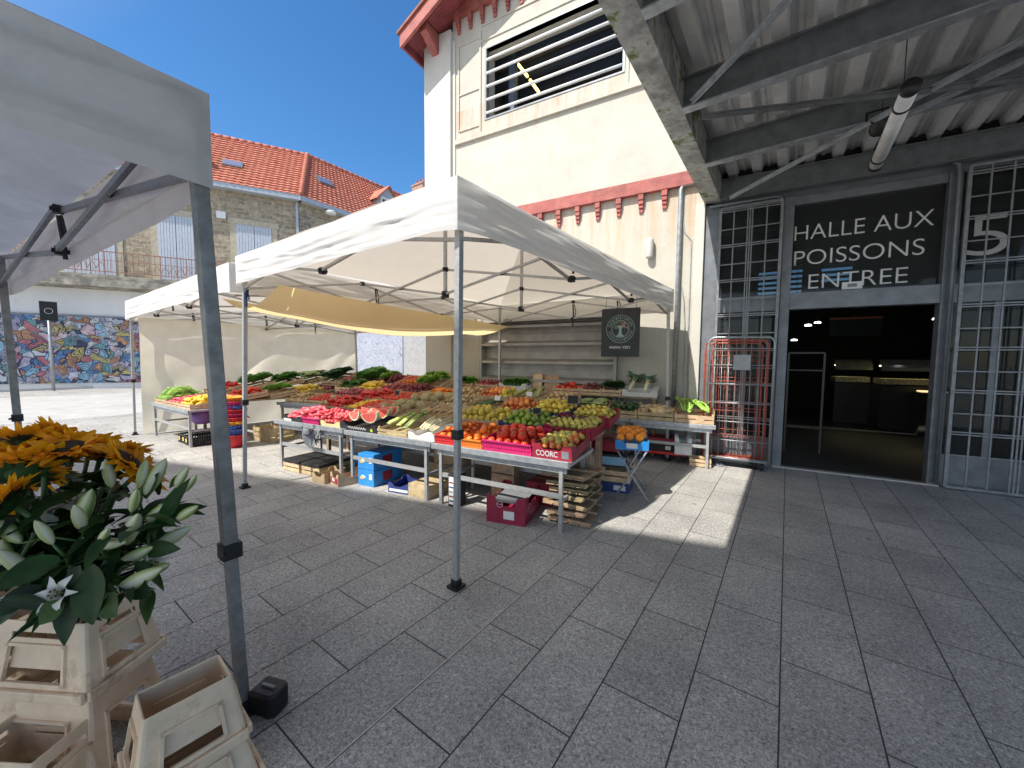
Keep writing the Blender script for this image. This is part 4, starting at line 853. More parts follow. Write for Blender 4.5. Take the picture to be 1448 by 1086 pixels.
def plastic_mb(w,d,h,t=.006):
    g=MB(); g.bb((-w/2+t,-d/2+t,0),(w/2-t,d/2-t,t)); 
    for z0,z1 in ((0,.03),(h*.42,h*.55),(h-.035,h)):
        for y in (-1,1): g.bb((-w/2,y*d/2-(t if y>0 else 0),z0),(w/2,y*d/2+(t if y<0 else 0),z1))
        for x in (-1,1): g.bb((x*w/2-(t if x>0 else 0),-d/2+t+.001,z0),(x*w/2+(t if x<0 else 0),d/2-t-.001,z1))
    for y in (-1,1):
        n=int(w/.035)
        for k in range(n+1): x=-w/2+.008+k*(w-.016)/n; g.bb((x-.006,y*(d/2-t/2)-t*.4,.03),(x+.006,y*(d/2-t/2)+t*.4,h-.035))
    for x in (-1,1):
        n=int(d/.035)
        for k in range(1,n): y=-d/2+k*d/n; g.bb((x*(w/2-t/2)-t*.4,y-.006,.03),(x*(w/2-t/2)+t*.4,y+.006,h-.035))
    g.bb((-w/2+t,-d/2+t,t),(w/2-t,-d/2+t+.002,h-.035))
    g.bb((-w/2,-d/2-.012,h-.012),(w/2,-d/2-.0005,h)); g.bb((-w/2,d/2+.0005,h-.012),(w/2,d/2+.012,h))
    return g
def place(M,s,t,z,tilt=0,rz=0): return M@Matrix.Translation((s,t,z))@Matrix.Rotation(rz,4,'Z')@Matrix.Rotation(tilt,4,'X')
CG={}
def crate(kind,label,W,w,d,h,mt,prints=None,name=None,cat='crate',group=None):
    mb={'wood':wood_mb,'carton':carton_mb,'plastic':plastic_mb}[kind](w,d,h)
    nm=name or {'wood':'wooden_crate','carton':'carton_tray','plastic':'plastic_crate'}[kind]
    o=obj(nm,mb,mt); o.matrix_world=W; tag(o,label,cat,group)
    if prints:
        for (tx,x0,x1,z0,hh,pm) in prints:
            if tx=='dot': t=MB(); t.lathe([(.002,0),(hh/2,0),(hh/2,.002),(.002,.002)],10,M=Matrix.Translation((x0,-d/2-.001,z0))@Matrix.Rotation(R(90),4,'X'))
            elif tx=='box': t=MB(); t.bb((x0,-d/2-.003,z0),(x1,-d/2-.0005,z0+hh))
            elif tx=='scrawl':
                t=MB(); n=44; rr=random.Random(4); pts=[Vector((x0+(x1-x0)*k/n,-d/2-.002,z0+hh*(.5+.42*math.sin(k*1.15)*rr.uniform(.5,1)))) for k in range(n+1)]
                for a_,b_2 in zip(pts,pts[1:]): t.bar(a_,b_2,.002,.007,up=(0,0,1))
            else: t=text_fit(tx,x0,x1,z0,hh,-d/2-.002,bold=True)
            obj('print',t,pm,o)
    return o
# ------------------------------------------------------------------ produce meshes
PM={}
def sphere_mesh(name,r,mts,calyx=None,nu=14,nv=9,dent=.18,lob=0):
    g=MB(); g.ball((0,0,0),r,nu,nv)
    rr=r if isinstance(r,tuple) else (r,r,r)
    for i,v in enumerate(g.v):
        q=Vector((v.x/rr[0],v.y/rr[1],v.z/rr[2])); rad=math.hypot(q.x,q.y)
        if q.z>.3: v.z-=dent*rr[2]*max(0,1-rad/.45)
        if lob: a=math.atan2(q.y,q.x); f=1+.05*math.cos(lob*a)*rad; v.x*=f; v.y*=f
    if calyx:
        g.ball((0,0,rr[2]*(1-dent)),(rr[0]*.09,rr[0]*.09,rr[2]*.12),6,4,1)
        if calyx=='star':
            for k in range(5):
                a=k*2*PI/5; c,s=math.cos(a),math.sin(a); z=rr[2]*(1-dent*.55)
                g.add([(c*.02*rr[0]-s*rr[0]*.08,s*.02*rr[0]+c*rr[0]*.08,z),(c*.02*rr[0]+s*rr[0]*.08,s*.02*rr[0]-c*rr[0]*.08,z),(c*rr[0]*.42,s*rr[0]*.42,z+rr[2]*.03)],[(0,1,2)],1)
    return g.mesh(name,mts,True)
def lathe_mesh(name,prof,mts,n=12,bend=0,rib=0):
    g=MB(); g.lathe(prof,n,rib=rib)
    if bend:
        for v in g.v: v.x+=bend*(v.z**2)*8
    return g.mesh(name,mts,True)
def leafhead(name,r,mts,n=30,open_=.9,seed=0,curl=.25):
    rg=random.Random(seed); g=MB()
    for k in range(n):
        f=k/n; a=k*2.4+rg.uniform(-.3,.3); el=1.35-f*1.25*open_+rg.uniform(-.12,.12); L=r*(.75+.5*f)*rg.uniform(.85,1.15); wd=r*(.45+.35*f)
        d=Vector((math.cos(a)*math.cos(el),math.sin(a)*math.cos(el),math.sin(el))); sd=Vector((-math.sin(a),math.cos(a),0)); up=sd.cross(d)*-1
        def fn(u,v,L=L,wd=wd,d=d,sd=sd,up=up,k=k):
            x=(u-.5)*2; prof=math.sin(PI*min(1,.12+v*.80))**.7
            p=d*(L*v)+sd*(x*wd*prof)-up*(curl*L*v*v*.8)+up*(.18*wd*x*x)
            p+=up*(.10*wd*math.sin(x*7+k)*abs(x)*v)
            return p+Vector((0,0,r*.15))
        g.grid(fn,4,5)
    return g.mesh(name,mts,True)
PM['tomato']=sphere_mesh('tomato',(.040,.040,.034),[m_tom,m_gstem],'star')
PM['orange_tomato']=sphere_mesh('orange_tomato',(.044,.044,.036),[m_otom,m_gstem],'star',lob=6)
PM['red_tomato']=sphere_mesh('red_tomato',(.048,.048,.042),[m_tom,m_gstem],'star',lob=5)
PM['orange']=sphere_mesh('orange',.041,[m_orange,m_gstem],'dot',dent=.06)
PM['peach']=sphere_mesh('peach',(.037,.037,.035),[m_peachf,m_gstem],None,dent=.25)
PM['quince']=sphere_mesh('quince',(.043,.043,.047),[m_quince,m_gstem],'dot',dent=.12,lob=5)
PM['melon']=sphere_mesh('melon',(.078,.078,.074),[m_melon,m_gstem],'dot',18,12,.05)
PM['onion']=sphere_mesh('onion',(.036,.036,.036),[m_onion,m_gstem],'dot',dent=-.15)
PM['beetroot']=sphere_mesh('beetroot',(.042,.042,.045),[m_beet,m_gstem],'dot',dent=-.2)
PM['potato']=sphere_mesh('potato',(.042,.030,.028),[m_potato],None,dent=0)
PM['plum']=sphere_mesh('red_fruit',(.034,.030,.030),[m_rfruit],None,dent=.1)
PM['cherry_tomato']=sphere_mesh('cherry_tomato',(.027,.027,.026),[m_tom,m_gstem],'star',10,7)
lem=[(.001,-.052),(.007,-.049),(.012,-.043),(.026,-.030),(.034,-.010),(.035,.004),(.030,.022),(.019,.037),(.009,.045),(.006,.052),(.001,.053)]
PM['lemon']=lathe_mesh('lemon',lem,[m_lemon]); PM['lime']=lathe_mesh('lime',[(r*1.05,z*.9) for r,z in lem],[m_lime])
pear=[(.001,-.046),(.018,-.045),(.034,-.034),(.040,-.016),(.038,.004),(.028,.022),(.019,.038),(.014,.050),(.009,.057),(.003,.058),(.003,.076),(.001,.077)]
PM['pear']=lathe_mesh('pear',pear,[m_pear]); 
pep=[(.001,-.075),(.010,-.070),(.022,-.045),(.032,.0),(.037,.03),(.034,.05),(.018,.058),(.006,.052),(.006,.075),(.001,.076)]
PM['pepper']=lathe_mesh('pepper',pep,[m_pepper],12,0,.06); PM['yellow_pepper']=lathe_mesh('yellow_pepper',pep,[m_yell],12,0,.06)
PM['radish']=lathe_mesh('pink_root',[(.001,-.10),(.006,-.08),(.016,-.045),(.027,.0),(.030,.03),(.024,.055),(.010,.066),(.001,.067)],[m_radish])
PM['courgette']=lathe_mesh('courgette',[(.001,-.115),(.018,-.112),(.026,-.095),(.028,-.03),(.026,.05),(.021,.095),(.014,.115),(.013,.135),(.001,.136)],[m_zuc],12,.10)
PM['carrot']=lathe_mesh('carrot',[(.001,-.11),(.005,-.095),(.012,-.04),(.018,.02),(.021,.06),(.017,.075),(.006,.078),(.001,.079)],[m_carrot])
PM['tan_root']=lathe_mesh('tan_root',[(.001,-.17),(.005,-.15),(.014,-.07),(.021,.02),(.024,.09),(.020,.12),(.008,.13),(.001,.131)],[m_tan],10,.03)
PM['avocado']=lathe_mesh('avocado',[(r*1.0,z*.9) for r,z in pear[:10]]+[(.001,.053)],[m_zuc])
PM['squash']=lathe_mesh('squash',[(.001,-.10),(.045,-.095),(.068,-.06),(.066,-.02),(.045,.03),(.036,.07),(.034,.105),(.020,.12),(.001,.121)],[m_fruit('butternut_skin',(.62,.44,.20),(.72,.56,.32),.5)],14)
PM['watermelon_slice']=None
g=MB(); n=8; rr=.13; th=.035
pts=[(rr*math.cos(PI*k/n),rr*math.sin(PI*k/n)) for k in range(n+1)]
g.prism([(x*.88,-th/2,-y*.88+.10) for x,y in pts],(0,th,0),0)
for k in range(n):
    (a,b),(c,d)=pts[k],pts[k+1]; g.prism([(a*.88,-th/2-.0008,-b*.88+.10),(c*.88,-th/2-.0008,-d*.88+.10),(c,-th/2-.0008,-d+.10),(a,-th/2-.0008,-b+.10)],(0,th+.0016,0),1)
PM['watermelon_slice']=g.mesh('watermelon_slice',[m_flesh,m_rind])
def stalkbunch(name,mts,L,n,r,leafy,seed=0,spread=.25,lm=1,lsz=1.0):
    rg=random.Random(seed); g=MB()
    for k in range(n):
        x=rg.uniform(-.05,.05); z=rg.uniform(0,.04); dx=rg.uniform(-spread,spread); 
        p0=Vector((x,-L*.5,z)); p1=Vector((x+dx*L*.35,0,z+.03+rg.uniform(0,.02))); p2=Vector((x+dx*L*.9,L*.5,z+rg.uniform(.0,.08)))
        g.path([p0,p1,p2],[r*1.1,r,r*.7],7,0)
        for q in range(leafy):
            a=rg.uniform(-1,1); d=(p2-p1).normalized()+Vector((a*.7,rg.uniform(-.2,.5),rg.uniform(-.1,.7))); d.normalize(); sd=d.cross(Vector((0,0,1))).normalized(); ll=L*rg.uniform(.25,.5)*lsz
            o=p1.lerp(p2,rg.uniform(.5,1)); wv=ll*(.16 if lsz<1.5 else .09)
            g.grid(lambda u,v,o=o,d=d,sd=sd,ll=ll,wv=wv: o+d*(ll*v)+sd*((u-.5)*2*wv*math.sin(PI*min(.98,.1+v*.9)))-Vector((0,0,1))*(ll*.35*v*v),2,4,lm)
    return g.mesh(name,mts,True)
PM['white_stalks']=stalkbunch('white_stalk_bunch',[m_stalkw,m_leafl],.36,7,.012,0,1,.15)
PM['green_stalks']=stalkbunch('green_stalk_bunch',[m_stalkg,m_leaf],.34,7,.011,1,2,.2)
PM['celery']=stalkbunch('celery_bunch',[m_leafl,m_leafl],.32,8,.011,5,3,.35)
PM['leek']=stalkbunch('leek_bunch',[m_stalkw,m_leek],.40,4,.016,9,4,.2,1,2.0)
PM['lettuce']=leafhead('lettuce_head',.125,[m_leafl],30,1.0,1); PM['dark_lettuce']=leafhead('dark_lettuce_head',.14,[m_leaf],34,.95,2); PM['cabbage']=leafhead('cabbage_head',.11,[m_cab],26,.55,3,.75); PM['dark_cabbage']=leafhead('dark_cabbage_head',.14,[m_leafd],32,.8,4,.5)
PM['greens']=leafhead('leafy_green_bunch',.12,[m_leaf],34,1.1,5,.4); PM['beans']=stalkbunch('pale_green_bean_bunch',[m_leafl,m_leafl],.16,16,.006,3,6,.9)
CNT={}
def put(kind,Mw,name,cat,label,group):
    o=bpy.data.objects.new(name,PM[kind]); COL.objects.link(o); o.matrix_world=Mw; tag(o,label,cat,group); CNT[cat]=CNT.get(cat,0)+1; return o
RG=random.Random(5)
def fill(kind,W,w,d,h,cdesc,r,name,cat,word,mix=None,orient='any',heap=.03,base=.5,top=True,sc=1.0,nx=None,ny=None,rows=None):
    """lay a heap of one kind of produce in a crate; cdesc says which crate"""
    label=f'{word} in {cdesc}'; group=f'each {word} in {cdesc}'
    iw,idp=w-.035-r*.6,d-.035-r*.6
    nx=nx or max(1,int(iw/(2.0*r))); ny=ny or max(1,int(idp/(1.9*r)))
    sx=iw/nx; sy=idp/ny
    for lay in range(2 if top else 1):
        mx,my=(nx,ny) if lay==0 else (nx-1,ny-1)
        for i in range(mx):
            for j in range(my):
                if lay==1 and (RG.random()<.25): continue
                x=-iw/2+sx*(i+.5+(lay*.5)+(.25 if j%2 else -.25)*(nx>1 and orient in ('any','lie')))+RG.uniform(-.14,.14)*r; y=-idp/2+sy*(j+.5+lay*.5)+RG.uniform(-.08,.08)*r
                q=1-(2*x/iw)**2*.5-(2*y/idp)**2*.5
                z=h*base+ r*.6+lay*(r*1.35)+heap*q
                if orient=='any': ro=Euler((RG.uniform(-.6,.6),RG.uniform(-.6,.6),RG.uniform(0,6.3))).to_matrix().to_4x4()
                elif orient=='flat': ro=Euler((R(90)+RG.uniform(-.15,.15),RG.uniform(-.3,.3),RG.uniform(-.25,.25)+(PI if RG.random()<.3 else 0))).to_matrix().to_4x4()
                elif orient=='lie': ro=Euler((R(90)+RG.uniform(-.25,.25),0,RG.uniform(0,6.3)),'XYZ').to_matrix().to_4x4(); ro=Matrix.Rotation(RG.uniform(0,6.3),4,'Z')@Matrix.Rotation(R(85)+RG.uniform(-.2,.2),4,'X')
                elif orient=='up': ro=Euler((RG.uniform(-.15,.15),RG.uniform(-.15,.15),RG.uniform(-.35,.35))).to_matrix().to_4x4()
                elif orient=='cross': ro=Matrix.Rotation(RG.uniform(-.12,.12),4,'Z')@Matrix.Rotation(R(90),4,'Y')@Matrix.Rotation(RG.uniform(0,6),4,'Z')
                else: ro=Matrix.Identity(4)
                s=sc*RG.uniform(.84,1.07)
                if mix and mix['f'](x/iw,y/idp,RG.random()): m2=mix['p']; put(m2['k'],W@Matrix.Translation((x,y,z))@ro@Matrix.Scale(s*mix.get('s',1),4),m2['n'],m2['c'],f"{m2['w']} in {cdesc}",f"each {m2['w']} in {cdesc}"); continue
                put(kind,W@Matrix.Translation((x,y,z))@ro@Matrix.Scale(s,4),name,cat,label,group)
def slate(label,W,w=.09,h=.065,white=False,stick=.06):
    t=thing('price_slate',label,'price sign'); t.matrix_world=W
    g=MB(); g.bb((-w/2,-.003,stick),(w/2,.003,stick+h)); p=obj('slate',g,m_whitecard if white else m_slate,t)
    if not white:
        g=MB(); z=stick+h
        for (a,b) in (((-w/2-.004,-.004,stick-.004),(-w/2,.004,z+.004)),((w/2,-.004,stick-.004),(w/2+.004,.004,z+.004)),((-w/2,-.004,z),(w/2,.004,z+.004)),((-w/2,-.004,stick-.004),(w/2,.004,stick))): g.bb(a,b)
        obj('slate_edge',g,m_wood2,t)
    g=MB(); g.bar((0,.006,0),(0,.006,stick+h*.6),.005); obj('pin',g,m_wood,t)
    return t
T7=R(7)
def C(kind,desc,M,s0,s1,t,d,z,h,mt,content,tilt=T7,prints=None,cratename=None,rz=0,group=None,gap=.012):
    """one crate between s0 and s1 with its content; desc completes 'the ...'"""
    desc,place_=desc.split('|'); w=abs(s1-s0)-gap; W=place(M,(s0+s1)/2,t,z,tilt,rz)
    crate(kind,desc,W,w,d,h,mt,prints,cratename,group=group)
    if content:
        k=content; fill(k['k'],W,w,d,h,('the ' if not place_.startswith('one ') else '')+place_,k.get('r',.036),k['n'],k['c'],k['w'],k.get('mix'),k.get('o','any'),k.get('heap',.03),k.get('base',.42),k.get('top',True),k.get('sc',1.0),k.get('nx'),k.get('ny'))
    return W
def P(k,n,c,w,r,o='any',**kw): d=dict(k=k,n=n,c=c,w=w,r=r,o=o); d.update(kw); return d
p_rad=P('radish','pink_root','root vegetable','pink red root',.030,'lie',ny=5,sc=.95)
p_tom=P('tomato','tomato','tomato','red tomato',.038); p_rtom=P('red_tomato','tomato','tomato','big red tomato',.047,heap=.02); p_otom=P('orange_tomato','tomato','tomato','orange tomato',.043,heap=.02)
p_cher=P('cherry_tomato','cherry_tomato','tomato','small red tomato',.033,top=False,sc=1.25,base=.6)
p_orange=P('orange','orange','orange','bright orange fruit',.041); p_lem=P('lemon','lemon','lemon','yellow lemon',.036,'lie',heap=.05); p_lime=P('lime','lime','lime','green lime',.037,'lie',heap=.05)
p_peach=P('peach','peach','peach','red and orange peach',.037,heap=.05); p_pear=P('pear','pear','pear','yellow green pear',.034,'lie',heap=.04,sc=.84); p_qui=P('quince','quince','quince','yellow quince',.043,heap=.04)
p_mel=P('melon','melon','melon','netted melon',.078,heap=.02,top=False,base=.5); p_cour=P('courgette','courgette','courgette','dark green courgette',.029,'cross',nx=1,heap=.05)
p_tan=P('tan_root','tan_root','root vegetable','long tan root',.026,'flat',ny=1,heap=.05); p_pep=P('pepper','pepper','pepper','red pepper',.042,'lie',heap=.04); p_yel=P('yellow_pepper','yellow_pepper','pepper','yellow pepper',.042,'lie',heap=.04)
p_on=P('onion','red_onion','onion','red onion',.036); p_pot=P('potato','potato','potato','pale potato',.036,heap=.03); p_beet=P('beetroot','beetroot','beetroot','dark beetroot',.044)
p_car=P('carrot','carrot','carrot','orange carrot',.022,'flat',ny=2,heap=.03); p_plum=P('plum','red_fruit','fruit','pink red fruit',.033)
p_let=P('lettuce','lettuce','lettuce','pale green lettuce head',.105,'up',top=False,heap=.02,base=.3); p_dlet=P('dark_lettuce','lettuce','lettuce','dark green lettuce head',.11,'up',top=False,heap=.03,base=.4)
p_cab=P('cabbage','cabbage','cabbage','pale cabbage',.085,'up',top=False,base=.2); p_dcab=P('dark_cabbage','cabbage','cabbage','dark leafy cabbage',.11,'up',top=False,base=.3); p_green=P('greens','leafy_greens','greens','bunch of leafy greens',.10,'up',top=False,base=.3)
p_bean=P('beans','bean_bunch','beans','bunch of pale green beans',.065,'up',top=True,base=.3); p_ws=P('white_stalks','white_stalk_bunch','stalk bunch','bunch of white stalks',.065,'up',ny=1,top=True,base=.4); p_gs=P('green_stalks','green_stalk_bunch','stalk bunch','bunch of pale green stalks',.065,'up',ny=1,top=True,base=.4)
p_avo=P('avocado','avocado','avocado','dark green avocado',.040,'lie'); p_cel=P('celery','celery_bunch','celery','bunch of leafy celery',.085,'up',ny=1,top=True,base=.5); p_leek=P('leek','leek_bunch','leek','bunch of leeks with dark leaves',.085,'up',ny=1,top=True,base=.5); p_sq=P('squash','squash','squash','pale butternut squash',.068,'lie',top=False,base=.5)
p_wat=P('watermelon_slice','watermelon_slice','watermelon','cut watermelon slice',.115,'up',top=False,base=.55,heap=.02,ny=5)
p_onion_dark=P('plumd','dark_plum','plum','dark purple plum',.030); p_yelt=P('yelt','yellow_tomato','tomato','small yellow tomato',.030)
PM['plumd']=sphere_mesh('dark_plum',(.030,.028,.031),[m_fruit('plum_skin',(.05,.012,.035),(.10,.02,.05),.4)],None,dent=.1); PM['yelt']=sphere_mesh('yellow_tomato',(.033,.033,.031),[m_yell,m_gstem],'star',10,7)
mW=m_wood; F=SM_
p_pearA=dict(p_pear,top=False,base=.5,mix=dict(p=p_peach,f=lambda x,y,q:(x>.18 and q<.8) or (y<-.25 and q<.7)))
p_pearB=dict(p_pear,top=False,base=.55,mix=dict(p=p_onion_dark,f=lambda x,y,q:y>.12 and x<.2))
p_pearC=dict(p_pear,mix=dict(p=p_lem,f=lambda x,y,q:q<.4,s=.9))
p_peaX=dict(p_peach,mix=dict(p=p_qui,f=lambda x,y,q:x>.2))
p_cherX=dict(p_cher,mix=dict(p=p_yelt,f=lambda x,y,q:x<-.15))
# row 1 (front edge)
z1=.69
C('carton','black carton of pink red roots at the left end of the stand front|leftmost black carton of the stand front',F,-4.38,-3.92,.31,.55,z1,.11,m_blackcard,p_rad,prints=[('box',-.20,-.02,.03,.035,m_whitecard)])
C('plastic','pink plastic crate next to the leftmost black carton|pink plastic crate beside the leftmost black carton',F,-3.92,-3.53,.31,.55,z1,.11,m_pinkpl,p_rad)
C('carton','pale yellow carton just left of the cut watermelon carton|pale yellow carton left of the cut watermelon',F,-3.53,-3.12,.31,.55,z1,.10,mat('pale_yellow_carton',(.72,.62,.30),.6),p_plum)
C('carton','black carton of cut watermelon with white script on its front|black carton with white script',F,-3.12,-2.45,.31,.55,z1,.12,m_blackcard,p_wat,prints=[('scrawl',-.19,.14,.035,.045,m_letter),('dot',.24,.24,.05,.045,mat('lime_green_dot',(.45,.60,.05),.5))])
C('wood','pale wooden crate of green stalks right of the cut watermelon carton|front wooden crate right of the cut watermelon',F,-2.45,-1.95,.31,.55,z1,.10,mW,p_gs)
C('carton','white carton of white stalks left of the bright red crate|white carton left of the bright red crate',F,-1.95,-1.55,.31,.55,z1,.10,m_whitecard,p_ws)
C('plastic','bright red plastic crate of orange tomatoes behind the central gazebo leg|bright red plastic crate behind the central gazebo leg',F,-1.55,-1.20,.31,.55,z1,.11,m_redpl,p_otom)
C('plastic','small orange plastic crate between the bright red and magenta crates|small orange crate beside the magenta crate',F,-1.20,-.93,.31,.55,z1,.10,mat('orange_plastic',(.80,.22,.03),.4),p_otom)
C('plastic','magenta plastic crate of big red tomatoes at the stand front|magenta plastic crate at the stand front',F,-.93,-.36,.31,.55,z1,.12,m_pinkpl,p_rtom)
W=C('carton','dark red carton with white letters at the stand\'s front right corner|white lettered red carton at the stand\'s corner',F,-.36,.05,.31,.55,z1,.15,m_redcard,p_pearA,prints=[('COORC',-.16,.06,.035,.055,m_letter),('box',.10,.17,.03,.07,m_greypl)])
# row 2
z2=.775
C('wood','wooden crate of red peppers right behind the leftmost black carton|second row crate behind the leftmost black carton',F,-4.45,-3.82,.92,.52,z2,.11,mW,p_pep)
C('wood','wooden crate of small tomatoes in the second row beside red peppers|second row crate beside the red peppers',F,-3.82,-3.22,.92,.52,z2,.11,mW,p_cherX)
C('wood','wooden crate of netted melons directly behind the cut watermelon|wooden crate directly behind the cut watermelon',F,-3.22,-2.52,.92,.52,z2,.13,mW,p_mel)
C('wood','wooden crate of tan roots behind the white stalks|wooden crate behind the white stalks',F,-2.52,-1.78,.92,.52,z2,.12,mW,p_tan)
C('wood','wooden crate of yellow quinces behind the central gazebo leg|wooden crate behind the central gazebo leg',F,-1.78,-1.10,.92,.52,z2,.12,mW,p_qui)
C('carton','dark blue carton of green limes behind the big red tomatoes|dark blue carton behind the big red tomatoes',F,-1.10,-.52,.92,.52,z2,.12,m_navy,p_lime)
C('carton','dark red carton of pears just behind the white lettered corner carton|dark red carton behind the lettered corner carton',F,-.52,.05,.92,.52,z2,.14,m_redcard,p_pearB)
# row 3
z3=.86
C('wood','wooden crate of red onions at the left end of the third row|crate at the third row\'s left end',F,-4.95,-4.35,1.50,.52,z3,.11,mW,p_on)
C('wood','wooden crate of red peppers in the third row, near the left end|third row crate near its left end',F,-4.35,-3.75,1.50,.52,z3,.11,mW,p_pep)
C('wood','wooden crate of small tomatoes in the third row, before the beetroots|third row crate before the beetroots',F,-3.75,-3.15,1.50,.52,z3,.11,mW,p_cher)
C('wood','wooden crate of netted melons, the one farther back|farther one of two melon crates',F,-3.15,-2.48,1.50,.52,z3,.13,mW,p_mel)
C('wood','wooden crate of pale potatoes in the third row left of courgettes|third row crate left of the courgettes',F,-2.48,-2.05,1.50,.52,z3,.11,mW,p_pot)
C('wood','wooden crate of dark green courgettes right of the central gazebo leg|crate just right of the central gazebo leg',F,-2.05,-1.48,1.50,.52,z3,.11,mW,p_cour)
C('wood','wooden crate of peaches in the third row left of the lemons|third row crate left of the lemons',F,-1.48,-1.0,1.50,.52,z3,.11,mW,p_peach)
C('carton','dark blue carton heaped with yellow lemons|dark blue carton behind the limes',F,-1.0,-.45,1.50,.52,z3,.12,m_navy,p_lem)
C('carton','dark red carton of pears right of the heaped lemons|dark red carton right of the heaped lemons',F,-.45,.08,1.50,.52,z3-.04,.13,m_redcard,p_pearC)
# row 4
z4=.945
C('wood','wooden crate of leafy greens at the left end of the fourth row|crate at the fourth row\'s left end',F,-5.6,-5.0,2.06,.50,z4,.11,mW,p_green)
C('wood','wooden crate of yellow peppers at the left of the fourth row|fourth row crate near its left end',F,-5.0,-4.42,2.06,.50,z4,.11,mW,p_yel)
C('wood','wooden crate of red onions in the fourth row, between peppers and beetroots|fourth row crate between peppers and beetroots',F,-4.42,-3.85,2.06,.50,z4,.11,mW,p_on)
C('wood','wooden crate of dark beetroots in the fourth row|fourth row crate left of the carrots',F,-3.85,-3.3,2.06,.50,z4,.11,mW,p_beet)
C('wood','wooden crate of orange carrots in the fourth row|fourth row crate right of the beetroots',F,-3.3,-2.75,2.06,.50,z4,.11,mW,p_car)
C('wood','wooden crate of pale potatoes in the fourth row left of peaches|fourth row crate left of the peaches',F,-2.75,-2.2,2.06,.50,z4,.11,mW,p_pot)
C('wood','wooden crate heaped with red and orange peaches in the fourth row|heaped crate in the fourth row',F,-2.2,-1.6,2.06,.50,z4,.12,mW,p_peaX)
C('wood','wooden crate of green stalks in the fourth row right of peaches|fourth row crate right of the peaches',F,-1.6,-1.1,2.06,.50,z4,.11,mW,p_gs)
C('wood','wooden crate of small pale roots at the right end of the fourth row|crate at the fourth row\'s right end',F,-1.1,-.62,2.06,.50,z4,.10,mW,p_pot)
# wall row, front
zw=.675; tw=3.28; Tw=R(13)
C('wood','pale wooden crate of leafy celery nearest the roll cages|pale crate nearest the roll cages',F,.60,1.15,tw,.48,zw,.15,mW,dict(p_cel,sc=1.35,heap=.05),tilt=R(6))
C('wood','pale wooden crate of butternut squash left of the celery|pale wooden crate left of the celery',F,.06,.60,tw,.48,zw,.15,mW,p_sq,tilt=R(6))
C('wood','wooden crate of dark avocados left of the butternut squash|wooden crate left of the butternut squash',F,-.45,.06,tw,.46,zw+.03,.14,mW,p_avo,tilt=Tw)
C('wood','wooden crate of pale cabbages left of the dark avocados|wooden crate left of the dark avocados',F,-1.02,-.45,tw,.46,zw+.03,.14,mW,p_cab,tilt=Tw)
C('wood','wooden crate of small pink red fruit along the hall wall|wooden crate along the hall wall',F,-1.52,-1.02,tw,.46,zw+.05,.12,mW,p_plum,tilt=Tw)
C('carton','brown carton of pale potatoes below the leaning boards|brown carton below the leaning boards',F,-2.1,-1.52,tw,.46,zw+.06,.12,m_card,p_pot,tilt=Tw)
C('wood','wooden crate of leafy greens before the shutter, left of the brown carton|crate left of the brown carton',F,-2.75,-2.1,tw,.46,zw+.06,.12,mW,p_green,tilt=Tw)
C('wood','wooden crate of courgettes before the shutter|wooden crate before the shutter',F,-3.4,-2.75,tw,.46,zw+.06,.12,mW,p_cour,tilt=Tw)
C('wood','wooden crate of yellow lemons at the left end of the wall row|crate at the wall row\'s left end',F,-4.1,-3.4,tw,.46,zw+.06,.12,mW,p_lem,tilt=Tw)
# wall row, back
zb=.99; tb=3.56
C('carton','white carton of leeks at the right end of the back row|white carton in the back row',F,-.28,.30,tb,.30,zb+.02,.12,m_whitecard,p_leek,tilt=R(10))
C('wood','wooden crate of dark leafy cabbages left of the leeks|wooden crate left of the leeks',F,-.62,-.28,tb,.30,zb,.13,mW,dict(p_dcab,nx=2,ny=1),tilt=R(10))
C('wood','wooden crate of dark beetroots in the back row against the hall wall|back row crate against the hall wall',F,-1.02,-.62,tb,.30,zb,.12,mW,p_beet,tilt=R(10))
C('wood','wooden crate of red tomatoes in the back row against the shutter|back row crate against the shutter',F,-1.55,-1.02,tb,.30,zb,.12,mW,p_rtom,tilt=R(10))
C('carton','white carton of dark greens in the back row below the shutter|white carton below the shutter',F,-2.72,-2.1,tb,.30,zb,.15,m_whitecard,dict(p_green,nx=3,ny=1),tilt=R(6))
C('wood','wooden crate of red onions in the back row, left of the white carton|back row crate left of the white carton',F,-3.3,-2.75,tb,.30,zb,.12,mW,p_on,tilt=R(10))
C('wood','wooden crate of dark green bunches at the left end of the back row|crate at the back row\'s left end',F,-3.9,-3.35,tb,.30,zb,.12,mW,dict(p_green,nx=3,ny=1),tilt=R(10))
# rear left of the stand
shelf('high plank shelf at the rear between the two gazebos',-6.5,2.75,2.25,.60,1.0)
C('wood','red wooden crate of small tomatoes tilted up at the rear between the gazebos|red wooden crate tilted up at the rear',F,-5.05,-4.5,3.05,.55,1.02,.13,m_redp,p_cher,tilt=R(18))
C('wood','orange wooden crate of carrots at the rear, beside the red crate|orange wooden crate at the rear',F,-4.5,-4.2,3.05,.50,1.02,.13,mat('orange_stained_wood',(.55,.20,.05),.7,0,14,.2),p_car,tilt=R(20))
C('wood','wooden crate of big pale lettuces at the rear between the gazebos|rear crate between the two gazebos',F,-5.8,-5.08,3.05,.55,1.02,.13,mW,dict(p_let,base=.5,sc=1.15),tilt=R(12))
C('wood','wooden crate of red peppers at the rear, left of the big lettuces|rear crate left of the big lettuces',F,-6.5,-5.85,3.05,.55,1.02,.13,mW,p_pep,tilt=R(12))
